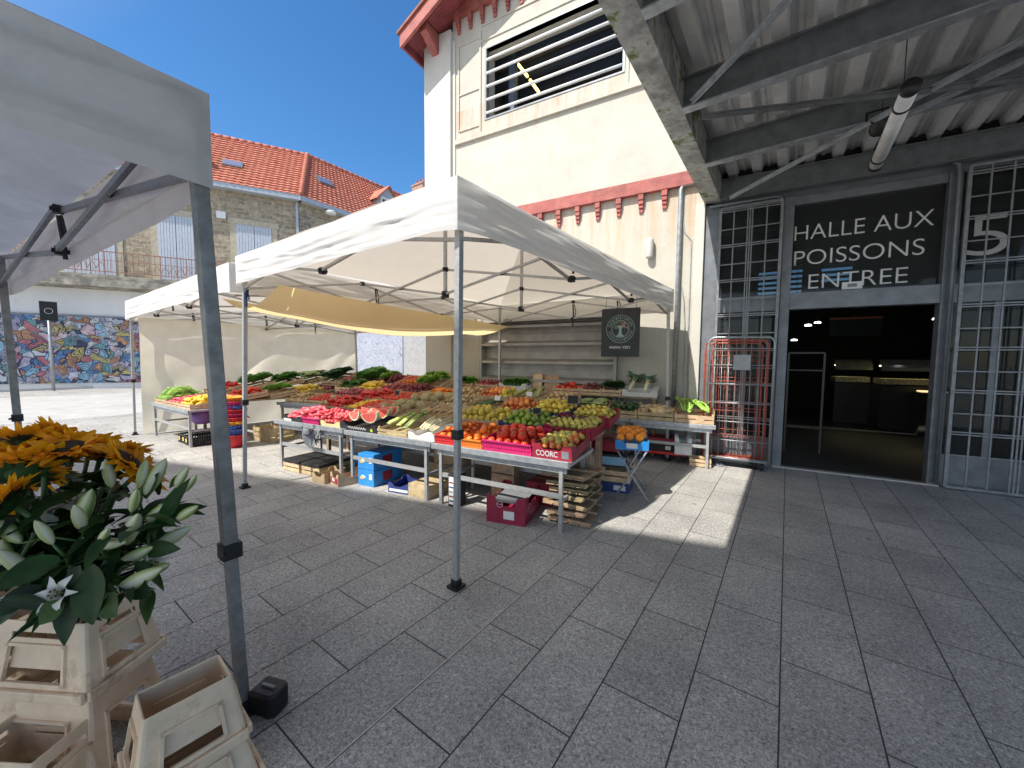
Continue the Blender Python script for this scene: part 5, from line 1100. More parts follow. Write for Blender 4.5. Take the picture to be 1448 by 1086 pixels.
# left gazebo
ML=Matrix.Translation((-10.42,2.06,0))@Matrix.Rotation(R(2),4,'Z')
C('wood','wooden crate of pale green beans at the curtained gazebo\'s outer corner|crate at the curtained gazebo\'s outer corner',ML,.05,.68,.36,.60,.675,.12,mW,p_bean)
C('wood','wooden crate of pink red roots right of the pale beans|wooden crate right of the pale beans',ML,.68,1.32,.36,.60,.675,.11,mW,p_rad)
C('wood','wooden crate of yellow peppers above the purple bucket|wooden crate above the purple bucket',ML,1.32,1.95,.36,.60,.675,.11,mW,p_yel)
MC=Matrix.Translation((-9.8,0,0))
C('wood','wooden crate of red peppers against the cream curtain, behind the beans|curtain side crate behind the beans',MC,-.5,.15,3.2,.55,.82,.13,mW,p_pep,tilt=R(14))
C('wood','wooden crate of dark lettuces against the cream curtain behind red peppers|curtain side crate behind the red peppers',MC,-.55,.1,3.85,.55,.86,.13,mW,dict(p_dlet,sc=1.3,base=.6),tilt=R(12))
C('wood','wooden crate of leafy greens against the cream curtain, in the middle|middle crate along the cream curtain',MC,-.55,.1,4.5,.55,.92,.13,mW,dict(p_green,sc=1.35,base=.6),tilt=R(12))
C('wood','wooden crate of pale cabbages against the cream curtain, towards the rear|rearmost crate along the cream curtain',MC,-.55,.1,5.15,.55,.96,.13,mW,dict(p_cab,sc=1.4,base=.6),tilt=R(12))
shelf('low plank shelf before the curtain side crates of the left gazebo',-9.12,2.90,.62,2.4,.76,I4,0)
for k,(ct,nm) in enumerate(((p_rtom,'wooden crate of big red tomatoes before the curtain side crates|first low crate before the curtain side row'),(dict(p_let,sc=1.1,base=.5),'wooden crate of pale lettuces before the curtain side crates|second low crate before the curtain side row'),(p_yel,'wooden crate of yellow peppers before the curtain side crates|third low crate before the curtain side row'),(p_on,'wooden crate of red onions before the curtain side crates|fourth low crate before the curtain side row'))):
    C('wood',nm,MC,.70,1.28,3.2+k*.58,.55,.775,.12,mW,ct,tilt=R(8))
MD=Matrix.Translation((-8.45,3.65,0))@Matrix.Rotation(R(16),4,'Z')
for k,(ct,nm) in enumerate(((p_pot,'wooden crate of pale potatoes behind the tubs, first in its row|crate behind the colourful tubs'),(dict(p_cher),'wooden crate of small tomatoes behind the left leg of the fruit stand gazebo|second crate of the inner table'),(p_plum,'wooden crate of pink red fruit in the middle of the inner table|third crate of the inner table'),(dict(p_pot),'wooden crate of pale potatoes at the inner end of its table|last crate of the inner table'))):
    C('wood',nm,MD,.05+k*.52,.55+k*.52,.35,.55,.675,.12,mW,ct,tilt=R(9))
MR=Matrix.Translation((-9.1,4.75,0))@Matrix.Rotation(R(6),4,'Z')
for k,(ct,nm) in enumerate(((dict(p_dcab,sc=1.35,base=.6),'wooden crate of dark cabbages at the left of the rear high shelf|first crate of the rear high shelf'),(p_on,'wooden crate of red onions on the rear high shelf|second crate of the rear high shelf'),(dict(p_dlet,sc=1.4,base=.65),'wooden crate of dark round lettuces before the cream curtain, on the rear high shelf|third crate of the rear high shelf'),(p_beet,'wooden crate of beetroots on the rear high shelf|fourth crate of the rear high shelf'),(p_car,'wooden crate of carrots on the rear high shelf, beside pale lettuces|fifth crate of the rear high shelf'),(dict(p_let,sc=1.35,base=.6),'wooden crate of pale lettuces at the right of the rear high shelf|rightmost crate of the rear high shelf'))):
    C('wood',nm,MR,.0+k*.60,.58+k*.60,.42,.6,1.0,.15,mW,ct,tilt=R(17))
# price slates
for (lab,M_,s,t,z,rz,wh) in (('black price slate standing among the yellow pears and lemons',F,-.38,1.22,1.0,.25,0),('black price slate at the small tomatoes in the third row',F,-3.35,1.25,.95,0,0),('black price slate behind the carrots at the rear',F,-4.05,2.9,1.05,.1,0),('black price slate by the pale potatoes below the leaning boards',F,-1.75,3.05,.86,.2,0),('white price card in front of the peaches in the third row',F,-1.25,1.78,1.0,.1,1),('small green edged price slate standing in the limes',F,-.62,.70,.92,.5,0),('white price card on the courgettes',F,-1.5,1.28,.97,0,1),('black price slate in the greens before the shutter',F,-2.3,3.1,.88,0,0),('black price slate at the avocados near the hall wall',F,-.2,3.10,.86,.1,0),('white price card among the pale potatoes of the inner table',MD,.9,.6,.82,0,1)):
    slate(lab,place(M_,s,t,z,R(-12),rz),.13 if 'pears' in lab else .09,.10 if 'pears' in lab else .065,bool(wh))
# folding stand with blue orange crate
fs=thing('folding_stand','folding metal stand with crossed legs at the right side of the fruit stand','stand',(-1.46,4.48,0),R(20))
for y in (-.22,.22):
    for sx in (-1,1):
        g=MB(); g.path([(sx*.20,y+sx*.012,0.0),(0,y+sx*.012,.31),(-sx*.17,y+sx*.012,.60)],.011,8); obj('leg',g,m_galv,fs,True)
g=MB()
for x in (-.17,.17): g.path([(x,-.25,.605),(x,.25,.605)],.011,8)
obj('top_bar',g,m_galv,fs,True)
Wc=Matrix.Translation((-1.46,4.48,.62))@Matrix.Rotation(R(20),4,'Z')@Matrix.Rotation(R(6),4,'X')
crate('carton','bright blue carton of oranges on the folding metal stand',Wc,.36,.50,.11,m_bluecard,prints=[('box',-.06,.06,.02,.06,m_whitecard)]); fill('orange',Wc,.36,.50,.11,'the bright blue carton on the folding stand',.044,'orange','orange','bright orange fruit',None,heap=.06,top=False,base=.6,sc=1.12)
# hanging shop sign
sgn=thing('hanging_sign','dark stall sign with a round tree emblem hanging from the fruit stand gazebo','sign',fw(-2.24,-.5,1.655),FANG)
g=MB(); g.bb((-.315,-.006,0),(.315,.006,.80)); bd=obj('board',g,mat('dark_slate_board',(.030,.036,.042),.6,0,6,.25),sgn)
m_emb=mat('pale_teal_print',(.30,.42,.42),.6); m_embg=mat('leaf_green_print',(.22,.36,.14),.6); m_embp=mat('dusty_pink_print',(.55,.40,.34),.6)
def ring(g,cx,cz,r0,r1,n=40,y=-.008,mi=0):
    for k in range(n):
        a,b=2*PI*k/n,2*PI*(k+1)/n
        g.add([(cx+r0*math.cos(a),y,cz+r0*math.sin(a)),(cx+r1*math.cos(a),y,cz+r1*math.sin(a)),(cx+r1*math.cos(b),y,cz+r1*math.sin(b)),(cx+r0*math.cos(b),y,cz+r0*math.sin(b))],[(0,1,2,3)],mi)
g=MB(); cz=.46; ring(g,0,cz,.225,.233); ring(g,0,cz,.136,.146)
rg=random.Random(3)
for k in range(34):   # worn lettering round the ring
    if k in (8,9,25,26): continue
    a=2*PI*k/34; c,s=math.cos(a),math.sin(a); g.M=Matrix(((c,0,-s,.186*-s),(0,1,0,0),(s,0,c,cz+.186*c),(0,0,0,1)))
    for q in range(2): g.bb((-.010+q*.012,-.0085,-.022),(-.006+q*.012,-.0075,.022))
    if rg.random()<.7: g.bb((-.006,-.0085,rg.choice([-.02,0,.016])),(.006,-.0075,rg.choice([-.012,.006,.022])))
    g.M=None
obj('ring_print',g,m_emb,bd)
g=MB(); g.prism([(-.075,-.009,cz-.128),(-.03,-.009,cz-.085),(-.018,-.009,cz-.02),(-.032,-.009,cz+.03),(-.075,-.009,cz+.055),(-.02,-.009,cz+.045),(0,-.009,cz+.07),(.02,-.009,cz+.045),(.075,-.009,cz+.055),(.032,-.009,cz+.03),(.018,-.009,cz-.02),(.03,-.009,cz-.085),(.075,-.009,cz-.128)],(0,.002,0)); obj('tree_print',g,m_emb,bd)
g=MB(); h2_=MB()
for k in range(70):
    a=rg.uniform(.02,PI-.02); r_=rg.uniform(.055,.128); x,z=r_*math.cos(a),cz+r_*math.sin(a)*.98+.002; q=h2_ if x>.01 else g
    e=rg.uniform(.006,.012); q.prism([(x-e,-.0095,z),(x,-.0095,z-e*.7),(x+e,-.0095,z),(x,-.0095,z+e*.7)],(0,.002,0))
obj('leaf_print',g,m_embg,bd); obj('leaf_print',h2_,m_embp,bd)
obj('lettering',text_fit('PAPIN YÉO',-.17,.17,.135,.042,-.009,bold=True),m_letter,bd)
for x in (-.25,.25): g=MB(); g.path([(x,0,.80),(x,.02,.98)],.004,5); obj('cord',g,m_black,sgn)
# leaning boards before the shutter
lb=thing('leaning_board','upright pale board leaning on the shutter behind the brown carton','board',sw(-1.98,3.62,.95),SANG); g=MB(); g.prism([(-.10,0,0),(.10,0,0),(.10,.05,.33),(.07,.055,.36),(-.07,.055,.36),(-.10,.05,.33)],(0,.015,0)); obj('panel',g,m_wood,lb)
lb=thing('leaning_board','wider grey brown board leaning on the shutter, right of the pale one','board',sw(-1.68,3.63,.95),SANG); g=MB(); g.prism([(-.15,0,0),(.15,0,0),(.15,.05,.34),(-.15,.05,.34)],(0,.015,0)); obj('panel',g,m_wood2,lb)
oc=obj('wooden_crate',wood_mb(.42,.28,.16),m_wood2); oc.matrix_world=place(F,.02,3.64,1.16,R(8)); 
bpy.data.objects.remove(oc)
# ------------------------------------------------------------------ things under the tables
def boxat(label,x,y,w,d,h,rz,mt,name='cardboard_box',cat='box',prints=None,z=0,lid=False,group=None,kind=None):
    o=bpy.data.objects.new(name,None); COL.objects.link(o); o.location=(x,y,z); o.rotation_euler=(0,0,rz); tag(o,label,cat,group)
    if kind=='wood': obj('slat_body',wood_mb(w,d,h),mt,o)
    elif kind=='carton': obj('tray_body',carton_mb(w,d,h),mt,o)
    else:
        g=MB(); g.bb((-w/2,-d/2,0),(w/2,d/2,h)); obj('carton_body',g,mt,o,bevel=.005)
        g=MB(); g.bb((-w/2+.004,-.004,h),(w/2-.004,.004,h+.002)); obj('tape',g,m_tan_tape,o)
    if lid: g=MB(); g.bb((-w/2-.008,-d/2-.008,h),(w/2+.008,d/2+.008,h+.035)); obj('lid',g,lid,o,bevel=.006)
    for (x0,x1,z0,z1,pm) in (prints or []):
        g=MB(); g.bb((x0,-d/2-.004,z0),(x1,-d/2-.0005,z1)); obj('print',g,pm,o)
    return o
m_tan_tape=mat('packing_tape',(.42,.30,.18),.3)
def leafprint(o,d,cx,cz,s,mts):
    for k,mt in enumerate(mts):
        g=MB(); a=k*.9; n=10; g.prism([(cx+(k-.5)*s*.5+s*.55*math.cos(t*2*PI/n+a),-d/2-.004-.001*k,cz+(k-.5)*s*.3+s*.32*math.sin(t*2*PI/n+a*.5)) for t in range(n)],(0,.002,0)); obj('print',g,mt,o)
boxat('light wooden crate with a black lid, left of a pair under the leftmost front table',-5.62,2.80,.36,.55,.13,R(7),m_wood,'wooden_crate','crate',lid=m_black,kind='wood')
boxat('light wooden crate with a black lid, right of a pair under the leftmost front table',-5.22,2.86,.36,.55,.13,R(9),m_wood,'wooden_crate','crate',lid=m_black,kind='wood')
boxat('small brown open carton under the leftmost front table, beside the black lidded crates',-4.83,2.66,.22,.34,.13,R(12),m_card,kind='carton')
boxat('brown open carton with a red and white print under the leftmost front table',-4.53,2.78,.24,.42,.15,R(-8),m_card,kind='carton',prints=[(-.10,.10,.03,.10,m_redcard),(-.06,.02,.05,.09,m_whitecard)])
m_fl=[mat('pale_orange_print',(.80,.45,.18),.6),mat('pale_mint_print',(.50,.75,.62),.6)]
for (z,l) in ((0,'lower of two bright blue cartons stacked between the front tables'),(.205,'upper of two bright blue cartons stacked between the front tables')):
    o=boxat(l,-4.26,3.04,.27,.50,.20,R(9),m_bluecard,z=z,group='bright blue cartons'); leafprint(o,.50,-.05,.11,.065,m_fl); 
    g=MB(); g.bb((.06,-.254,.09),(.11,-.2505,.16)); obj('print',g,m_whitecard,o); g=MB(); g.bb((.1355,-.1,.04),(.139,.06,.16)); obj('print',g,m_redcard,o)
boxat('low dark blue and white open carton under the middle front table',-3.72,3.03,.30,.34,.12,R(14),m_navy,kind='carton',prints=[(-.13,.13,.02,.05,m_whitecard)])
boxat('light plywood box under the middle front table, beside the blue and white carton',-3.40,3.08,.30,.36,.15,R(4),m_wood,'plywood_box','box')
boxat('brown carton at the back under the middle front table',-3.55,3.62,.55,.30,.24,R(7),m_card,z=.0)
boxat('brown carton on top of another at the back under the middle front table',-3.50,3.62,.45,.28,.22,R(7),m_card,z=.245)
o=boxat('tall narrow black carton with a white printed strip, standing by the central gazebo leg',-2.88,3.02,.12,.16,.36,R(5),m_blackcard); g=MB(); g.bb((-.045,-.084,.03),(.03,-.0805,.33)); obj('print',g,m_whitecard,o)
for k in range(5): g=MB(); g.bb((-.04,-.0855,.06+k*.05),(.022-.006*(k%3),-.0845,.075+k*.05)); obj('print',g,[m_navy,m_redcard,m_greypl][k%3],o)
o=boxat('dark crimson carton with a white label under the right front table',-2.23,3.18,.40,.50,.27,R(16),m_magcard,kind='carton'); g=MB(); g.bb((-.02,-.256,.05),(.09,-.2505,.13)); obj('label',g,m_whitecard,o)
g=MB(); ring(g,-.06,.19,.026,.033,20,-.253); g.bb((-.088,-.254,.186),(-.032,-.252,.194)); obj('print',g,mat('pale_pink_print',(.75,.35,.42),.6),o)
g=MB(); pts=[Vector((.2025,-.16+.26*k/24,.15+.022*math.sin(k*1.25)*(1-.3*(k%3)))) for k in range(25)]
for a_,b_2 in zip(pts,pts[1:]): g.bar(a_,b_2,.002,.008)
obj('print',g,mat('rose_print',(.55,.16,.22),.6),o); g=MB(); g.bb((-.16,-.20,.19),(.16,.20,.20)); obj('paper_sheet',g,m_greypl,o)
boxat('dark red carton at the back under the right front table',-2.1,3.75,.50,.34,.24,R(7),m_redcard)
boxat('wooden crate standing on end at the back under the right front table',-2.62,3.55,.30,.12,.42,R(7),m_wood2,'wooden_crate','crate',kind='wood')
# collapsed wooden crates, tilted flat boards stacked at the stand corner
for k in range(7):
    rz=R(7)+RG.uniform(-.10,.10); ti=R(-6+RG.uniform(-3,4)) if k>0 else 0
    g=MB(); w_,d_=.42+RG.uniform(-.04,.04),.62
    for q in range(4): g.bb((-w_/2+q*w_/4+.006,-d_/2,0),(-w_/2+(q+1)*w_/4-.006,d_/2,.010))
    for y in (-d_/2+.02,0,d_/2-.05): g.bb((-w_/2,y,.010),(w_/2,y+.03,.034))
    o=obj('flattened_crate',g,m_wood2); o.matrix_world=Matrix.Translation((-1.73+RG.uniform(-.03,.03),3.55+RG.uniform(-.03,.03),.02+k*.072))@Matrix.Rotation(rz,4,'Z')@Matrix.Rotation(ti*.5,4,'X')@Matrix.Rotation(RG.uniform(-.05,.05),4,'Y')
    tag(o,'flattened wooden crate in the tilted stack under the right corner of the fruit stand','crate','flattened wooden crates under the stand corner')
# cartons under the right side
boxat('wooden crate on the ground under the right side of the stand, beneath the cartons',-1.72,4.68,.42,.50,.15,R(12),m_wood,'wooden_crate','crate',kind='wood',z=.125)
boxat('low dark blue carton beneath the wooden crate at the right side of the stand',-1.72,4.68,.40,.48,.12,R(12),m_navy,prints=[(.02,.16,.03,.09,m_whitecard)])
boxat('black carton with a pale blue side on the wooden crate, right side of the stand',-1.78,4.70,.38,.46,.15,R(18),m_blackcard,z=.30,prints=[(-.18,.18,.02,.12,mat('pale_blue_print',(.22,.40,.52),.5))])
boxat('dark red carton topmost in the pile at the right side of the stand',-1.84,4.72,.38,.42,.14,R(10),m_redcard,z=.47)
# below the wall table
dl=thing('flat_trolley','red flat trolley on small wheels under the right wall table',  'trolley',(-1.75,6.50,0),R(7))
g=MB(); g.bb((-.56,-.22,.115),(.50,.22,.155)); obj('platform',g,m_redpl,dl,bevel=.006)
for x in (-.45,.40):
    for y in (-.15,.15): g=MB(); g.path([(x,y-.015,.055),(x,y+.015,.055)],.05,12); g.bb((x-.02,y-.025,.055),(x+.02,y+.025,.114)); obj('caster',g,m_black,dl)
boxat('black carton with white marks on the red trolley, left one',-2.05,6.46,.34,.36,.15,R(7),m_blackcard,z=.157,prints=[(-.08,.05,.05,.11,m_whitecard)])
boxat('black carton with a dark red top on the red trolley, right one',-1.62,6.50,.44,.36,.17,R(7),m_blackcard,z=.157,lid=m_redcard,prints=[(.08,.16,.03,.09,m_whitecard)])
o=boxat('white open carton tipped sideways at the right end of the red trolley',-1.28,6.42,.24,.30,.26,R(14),m_whitecard,z=.157,kind='carton')
boxat('small wooden crate on the paving under the celery end of the wall table',-1.02,6.42,.30,.26,.13,R(7),m_wood,'wooden_crate','crate',kind='wood')
# left gazebo floor
for (x,l) in ((-9.05,'black plastic crate with yellow tags, left one under the cream curtained gazebo'),(-8.66,'black plastic crate with yellow tags, right one beside the colourful tubs')):
    o=obj('plastic_crate',plastic_mb(.36,.52,.17),m_black); o.matrix_world=Matrix.Translation((x,2.45,0))@Matrix.Rotation(R(3),4,'Z'); tag(o,l,'crate','black crates with yellow tags')
    for q in (-.10,.08): g=MB(); g.bb((q-.03,-.268,.05),(q+.03,-.2665,.12)); obj('tag',g,mat('yellow_tag',(.65,.50,.15),.6),o)
bw=thing('purple_bowl','big purple rubber bucket hanging under the yellow peppers','bucket',(-8.72,2.42,.36)); g=MB(); g.lathe([(.01,0),(.11,.01),(.16,.07),(.18,.18),(.175,.26),(.165,.26),(.01,.05)],18); obj('bowl_body',g,mat('purple_rubber',(.25,.12,.36),.5),bw,True); g=MB(); g.path([(-.17,0,.25),(-.1,0,.31),(0,0,.325),(.1,0,.31),(.17,0,.25)],.010,6); obj('handle',g,mat('purple_handle',(.22,.10,.33),.5),bw,True)
tubs=[('red',0,.30),('blue',.10,0),('blue',.17,0),('orange',.24,0),('red',.31,0),('crimson',.38,0),('red',.45,0),('blue',.52,0),('crimson',.59,0),('orange',.66,0)]
TC={'red':mat('red_tub',(.62,.03,.04),.4),'blue':mat('blue_tub',(.06,.12,.42),.4),'orange':mat('orange_tub',(.85,.33,.03),.4),'crimson':mat('crimson_tub',(.58,.03,.13),.4)}
for k,(c,z,_) in enumerate(tubs):
    t=thing('plastic_tub',{0:'red plastic tub at the very bottom of the colourful stack',9:'orange plastic tub at the very top of the colourful stack',3:'orange plastic tub in the middle of the colourful stack'}.get(k,f'{c} plastic tub nested in the colourful stack, number {k+1} from the bottom'.replace('number 2','second').replace('number 3','third').replace('number 5','fifth').replace('number 6','sixth').replace('number 7','seventh').replace('number 8','eighth').replace('number 9','ninth')),'tub',(-7.98+RG.uniform(-.012,.012),2.62+RG.uniform(-.012,.012),z),RG.uniform(0,3),'nested plastic tubs')
    g=MB(); g.lathe([(.01,0),(.17,.0),(.185,.05),(.225,.215),(.245,.215),(.245,.232),(.218,.232),(.178,.012),(.01,.012)],26); obj('tub_body',g,TC[c],t,True)
    g=MB()
    for q in range(26): a=q*2*PI/26; g.bar((.204*math.cos(a),.204*math.sin(a),.12),(.228*math.cos(a),.228*math.sin(a),.212),.014,.006)
    obj('rib',g,TC[c],t)
    for s in (-1,1): g=MB(); g.path([(s*.235,-.06,.222),(s*.265,-.05,.20),(s*.275,0,.19),(s*.265,.05,.20),(s*.235,.06,.222)],.008,6); obj('handle',g,TC[c],t,True)
boxat('pale wooden crate on the paving right of the colourful tubs',-8.05,3.35,.60,.40,.27,R(16),m_wood,'wooden_crate','crate',kind='wood')
boxat('dark wooden crate farther under the inner table of the cream curtained gazebo',-7.3,4.2,.60,.40,.25,R(16),m_wood2,'wooden_crate','crate',kind='wood')
# bag caught on the front rail
bg=thing('plastic_bag','grey plastic bag with black handles hanging from the leftmost front table','bag',sw(-3.60,-.045,.665),SANG)
g=MB(); g.grid(lambda u,v: Vector((-.16+.32*u-.05*v*(u-.5)*2, -.02-.03*math.sin(u*5+v*3)-.03*math.sin(PI*u)*v, -.02-.22*v-.05*v*math.sin(u*3.1)+.06*abs(u-.4)*(1-v)*0)),14,10); obj('bag_body',g,mat('grey_film',(.20,.21,.23),.3),bg,True,solid=.002)
g=MB(); g.path([(-.18,-.02,.0),(-.10,-.05,-.10),(.02,-.055,-.10),(.08,-.03,-.02),(.12,-.045,-.12),(.15,-.04,-.22)],.008,6); obj('handle',g,m_black,bg,True)
# loose items on the paving
g=MB()
for k in range(26):
    a=RG.uniform(0,6.3); r=RG.uniform(0,.12); c=Vector((r*math.cos(a)*1.4,r*math.sin(a),.012+RG.uniform(0,.03)*(1-r/.15))); x=Vector((math.cos(a*3),math.sin(a*3),RG.uniform(-.4,.4))).normalized(); y=x.cross(Vector((0,0,1))).normalized()
    pts=[c+x*.024*math.cos(q*PI/4)+y*.014*math.sin(q*PI/4) for q in range(9)]; g.path(pts,.005,5,cap=False)
ch=obj('chain_heap',g,m_galv,None,True); ch.location=(-.86,6.62,0); tag(ch,'small heap of dark chain on the paving beside the celery end of the table','chain')
# ------------------------------------------------------------------ roll cages by the entrance
m_cred=mat('red_cage_paint',(.48,.11,.07),.5,.1,20,.2); m_cgrey=mat('zinc_cage_wire',(.36,.38,.40),.4,.6,20,.15)
def cage(label,s0,s1,t,z0,z1,mt,nv,hz_,tilt=0,sign=False,group=None):
    o=thing('roll_cage',label,'roll cage',fw(s0,t,0),FANG+tilt,group); W=s1-s0; r=.10; th=1.0 if mt is m_cgrey else .72
    pts=[(0,0,z0)]+[(0,0,z1-r)]+[(r-r*math.cos(a),0,z1-r+r*math.sin(a)) for a in (PI/8,PI/4,3*PI/8,PI/2)]+[(W-r+r*math.sin(a),0,z1-r+r*math.cos(a)) for a in (PI/8,PI/4,3*PI/8,PI/2)]+[(W,0,z0)]
    g=MB(); g.path(pts,.016*th,8); g.path([(0,0,z0+.03),(W,0,z0+.03)],.014*th,6); obj('cage_frame',g,mt,o,True)
    g=MB()
    for k in range(1,nv): x=W*k/nv; g.path([(x,.006,z0),(x,.006,z1-.01)],.0042*th,5)
    for z in hz_: g.path([(0,-.004,z),(W,-.004,z)],.007*th,6)
    obj('wire_panel',g,mt,o,True)
    for x in (.08,W-.08):
        g=MB(); g.path([(x-.018,.06,.055),(x+.018,.06,.055)],.052,14); g.bb((x-.03,.03,.06),(x+.03,.09,.13)); obj('caster',g,m_black,o)
    g=MB(); g.bb((0,.0,.125),(W,.16,.15)); obj('base',g,mt,o)
    if sign: g=MB(); g.bb((W*.40,-.016,z1-.48),(W*.66,-.010,z1-.26)); obj('plate',g,mat('grey_plate',(.38,.39,.41),.5),o)
    return o
hzz=[.42,.70,.98,1.26,1.54,1.78]
cage('zinc grey roll cage with a blank grey plate, frontmost by the entrance',-.92,-.09,-.46,.12,1.95,m_cgrey,9,hzz,0,True)
cage('red roll cage side directly behind the grey one by the entrance',-.86,-.16,-.40,.12,1.90,m_cred,7,[.5,.9,1.3,1.68],R(1.5))
cage('red roll cage side second behind the grey one, a little to the left',-.94,-.22,-.33,.12,1.87,m_cred,5,[.45,.85,1.25,1.6],R(-1))
cage('red roll cage side nearest the glass, hindmost of the folded cages',-.97,-.14,-.25,.12,1.92,m_cred,6,[.55,.95,1.35,1.75],R(1))

# ------------------------------------------------------------------ flower buckets in the foreground
def at(px,py,d): return Vector((0,0,HCAM))+FWD*d+R2*((px-CW/2)*d/CF)-U2*((py-CH/2)*d/CF)
def collar(label,loc,rz,top,bot,z0,z1,win=True,lip=True,group=None,slot=True,panel=True,wv=(.20,.70)):
    """tapered stacking sleeve: top/bot are (x,y) outer sizes"""
    o=thing('flower_container',label,'container',(loc[0],loc[1],z0),rz,group); h=z1-z0
    def pt(si,u,v):  # side index, across, height
        hx=(bot[0]+(top[0]-bot[0])*v)/2; hy=(bot[1]+(top[1]-bot[1])*v)/2; x=-1+2*u
        return [Vector((x*hx,-hy,v*h)),Vector((hx,x*hy,v*h)),Vector((-x*hx,hy,v*h)),Vector((-hx,-x*hy,v*h))][si]
    vs=[];fs=[]; us=[0,.045,.20,.80,.955]; vv=[0,.06,wv[0],wv[1],.78,.85,1]
    n=4*len(us)
    for v in vv:
        for si in range(4):
            for u in us:
                p=pt(si,u,v)
                # soften corners
                if u in (0,): p=p*1.0-Vector((p.x*.018,p.y*.018,0))
                vs.append(p)
    for j in range(len(vv)-1):
        for k in range(n):
            si,ui=divmod(k,len(us))
            if win and ui==2 and j in ((2,) if si%2 else (2,)) : continue
            if slot and ui==2 and j==4: continue
            a=j*n+k; b=j*n+(k+1)%n; fs.append((a,b,b+n,a+n))
    g=MB(); g.add(vs,fs); obj('sleeve',g,m_peach,o,solid=.007,bevel=.004)
    g=MB()
    for si in range(4):
        c=[pt(si,u,v) for (u,v) in ((.20,wv[0]),(.80,wv[0]),(.80,wv[1]),(.20,wv[1]))]; nrm=(c[1]-c[0]).cross(c[3]-c[0]).normalized()
        for k in range(4): a,b=c[k],c[(k+1)%4]; d=(b-a).normalized(); g.bar(a-d*.006+nrm*.006,b+d*.006+nrm*.006,.010,.012,up=nrm)
    obj('window_rim',g,m_peach,o)
    for si in range(4 if panel else 0):
        c=[pt(si,u,v) for (u,v) in ((.20,.36),(.80,.36),(.80,.70),(.20,.70))]; nrm=(c[1]-c[0]).cross(c[3]-c[0]).normalized(); g=MB(); g.prism([q-nrm*.012 for q in c],nrm*.004); obj('recessed_panel',g,m_peach,o)
    if lip:
        g=MB()
        for (v,ex,hh) in ((0,.016,.035),):
            q=[pt(si,0,v) for si in range(4)]; 
            for k in range(4): a,b=q[k],q[(k+1)%4]; nn=Vector(((a.x+b.x)/2,(a.y+b.y)/2,0)).normalized(); g.bar(a+nn*ex*.5+Vector((0,0,hh/2)),b+nn*ex*.5+Vector((0,0,hh/2)),ex,hh)
        obj('flange',g,m_peach,o,bevel=.004)
    return o
rb=R(31.5)
def bloc(px,py,z): # ground-parallel plane
    d=FWD*CF+R2*(px-CW/2)-U2*(py-CH/2); t=(z-HCAM)/d.z; return Vector((0,0,HCAM))+d*t
xa=Vector((math.cos(rb),math.sin(rb),0)); ya=Vector((-math.sin(rb),math.cos(rb),0))
cA=bloc(120,882,.64); cA=cA-xa*.17+ya*.10
collar('worn peach plastic flower container on top, holding the lilies',cA,rb,(.34,.20),(.42,.28),.38,.64,group='peach flower containers')
collar('worn peach plastic flower container underneath the lily one',cA,rb,(.36,.22),(.46,.32),.0,.37,group='peach flower containers',panel=False,slot=False,wv=(.22,.76))
cB=cA-xa*.33+ya*.10
collar('peach plastic flower container holding the sunflowers, behind at the left edge',cB,rb,(.30,.22),(.36,.28),.30,.62,group='peach flower containers')
cC=(bloc(195,980,.42)+bloc(304,926,.42)+bloc(328,955,.42)+bloc(205,1018,.42))/4
collar('empty upright peach plastic sleeve nested on top of its stack, nearest the gazebo leg',cC,R(-4),(.155,.235),(.235,.31),.18,.42,group='peach flower containers',slot=False)
collar('lower peach plastic sleeve of the stack by the gazebo leg',cC,R(-4),(.20,.28),(.29,.37),.0,.21,group='peach flower containers',slot=False,wv=(.3,.72))
cD=bloc(80,1022,.30)-Vector((.05,.16,0))
cD=(bloc(83,1022,.30)+bloc(97,1066,.30))/2-Vector((math.cos(R(33)),math.sin(R(33)),0))*.14
collar('empty peach plastic sleeve cut by the lower left corner of the picture',cD,R(33),(.28,.17),(.36,.25),.02,.30,group='peach flower containers')
# sunflowers
m_sunp=mat('sunflower_petal',(1.0,.44,.012),.6,0,20,.16,trans=.38,objrand=.08); m_sund=mat('sunflower_disc',(.035,.020,.010),.9,0,60,.5); m_gleaf=mat('dark_flower_leaf',(.022,.062,.016),.42,0,10,.4,trans=.10,spec=.18,objrand=.55); m_budg=mat('lily_bud_skin',(.30,.38,.16),.45,0,8,.2,objrand=.25); m_lilw=mat('white_lily_petal',(.72,.72,.66),.5,0,10,.06,trans=.2); m_stem=mat('flower_stem',(.06,.12,.035),.5,0,10,.3)
def petal_mesh(seed,R0=.045,L=.068):
    rg=random.Random(seed); g=MB()
    for ring_ in range(3):
        n=19
        for k in range(n):
            a=2*PI*(k+ring_*.35)/n+rg.uniform(-.08,.08); ll=L*rg.uniform(.8,1.15)*(1-.08*ring_); wd=.0125*rg.uniform(.85,1.2); el=rg.uniform(-.35,.15)+ring_*.28; tw=rg.uniform(-.4,.4); cu=rg.uniform(-.5,.6)
            d=Vector((math.cos(a),math.sin(a),0)); sd=Vector((-math.sin(a),math.cos(a),0)); up=Vector((0,0,1))
            def fn(u,v,d=d,sd=sd,ll=ll,wd=wd,el=el,tw=tw,cu=cu):
                x=(u-.5)*2; w_=wd*math.sin(PI*min(.985,.18+v*.815))**.8
                return d*(R0*.85+ll*v*math.cos(el))+up*(ll*v*math.sin(el)+cu*ll*v*v*.35+.25*w_*x*x)+sd*(x*w_)+up*(tw*x*w_)
            g.grid(fn,2,5)
    return g.mesh('petals',[m_sunp],True)
PETS=[petal_mesh(s) for s in (1,2,3)]
g=MB(); g.lathe([(.046,-.012),(.050,.0),(.046,.010),(.034,.014),(.02,.010),(.001,.006)],20); DISC=g.mesh('disc',[m_sund],True)
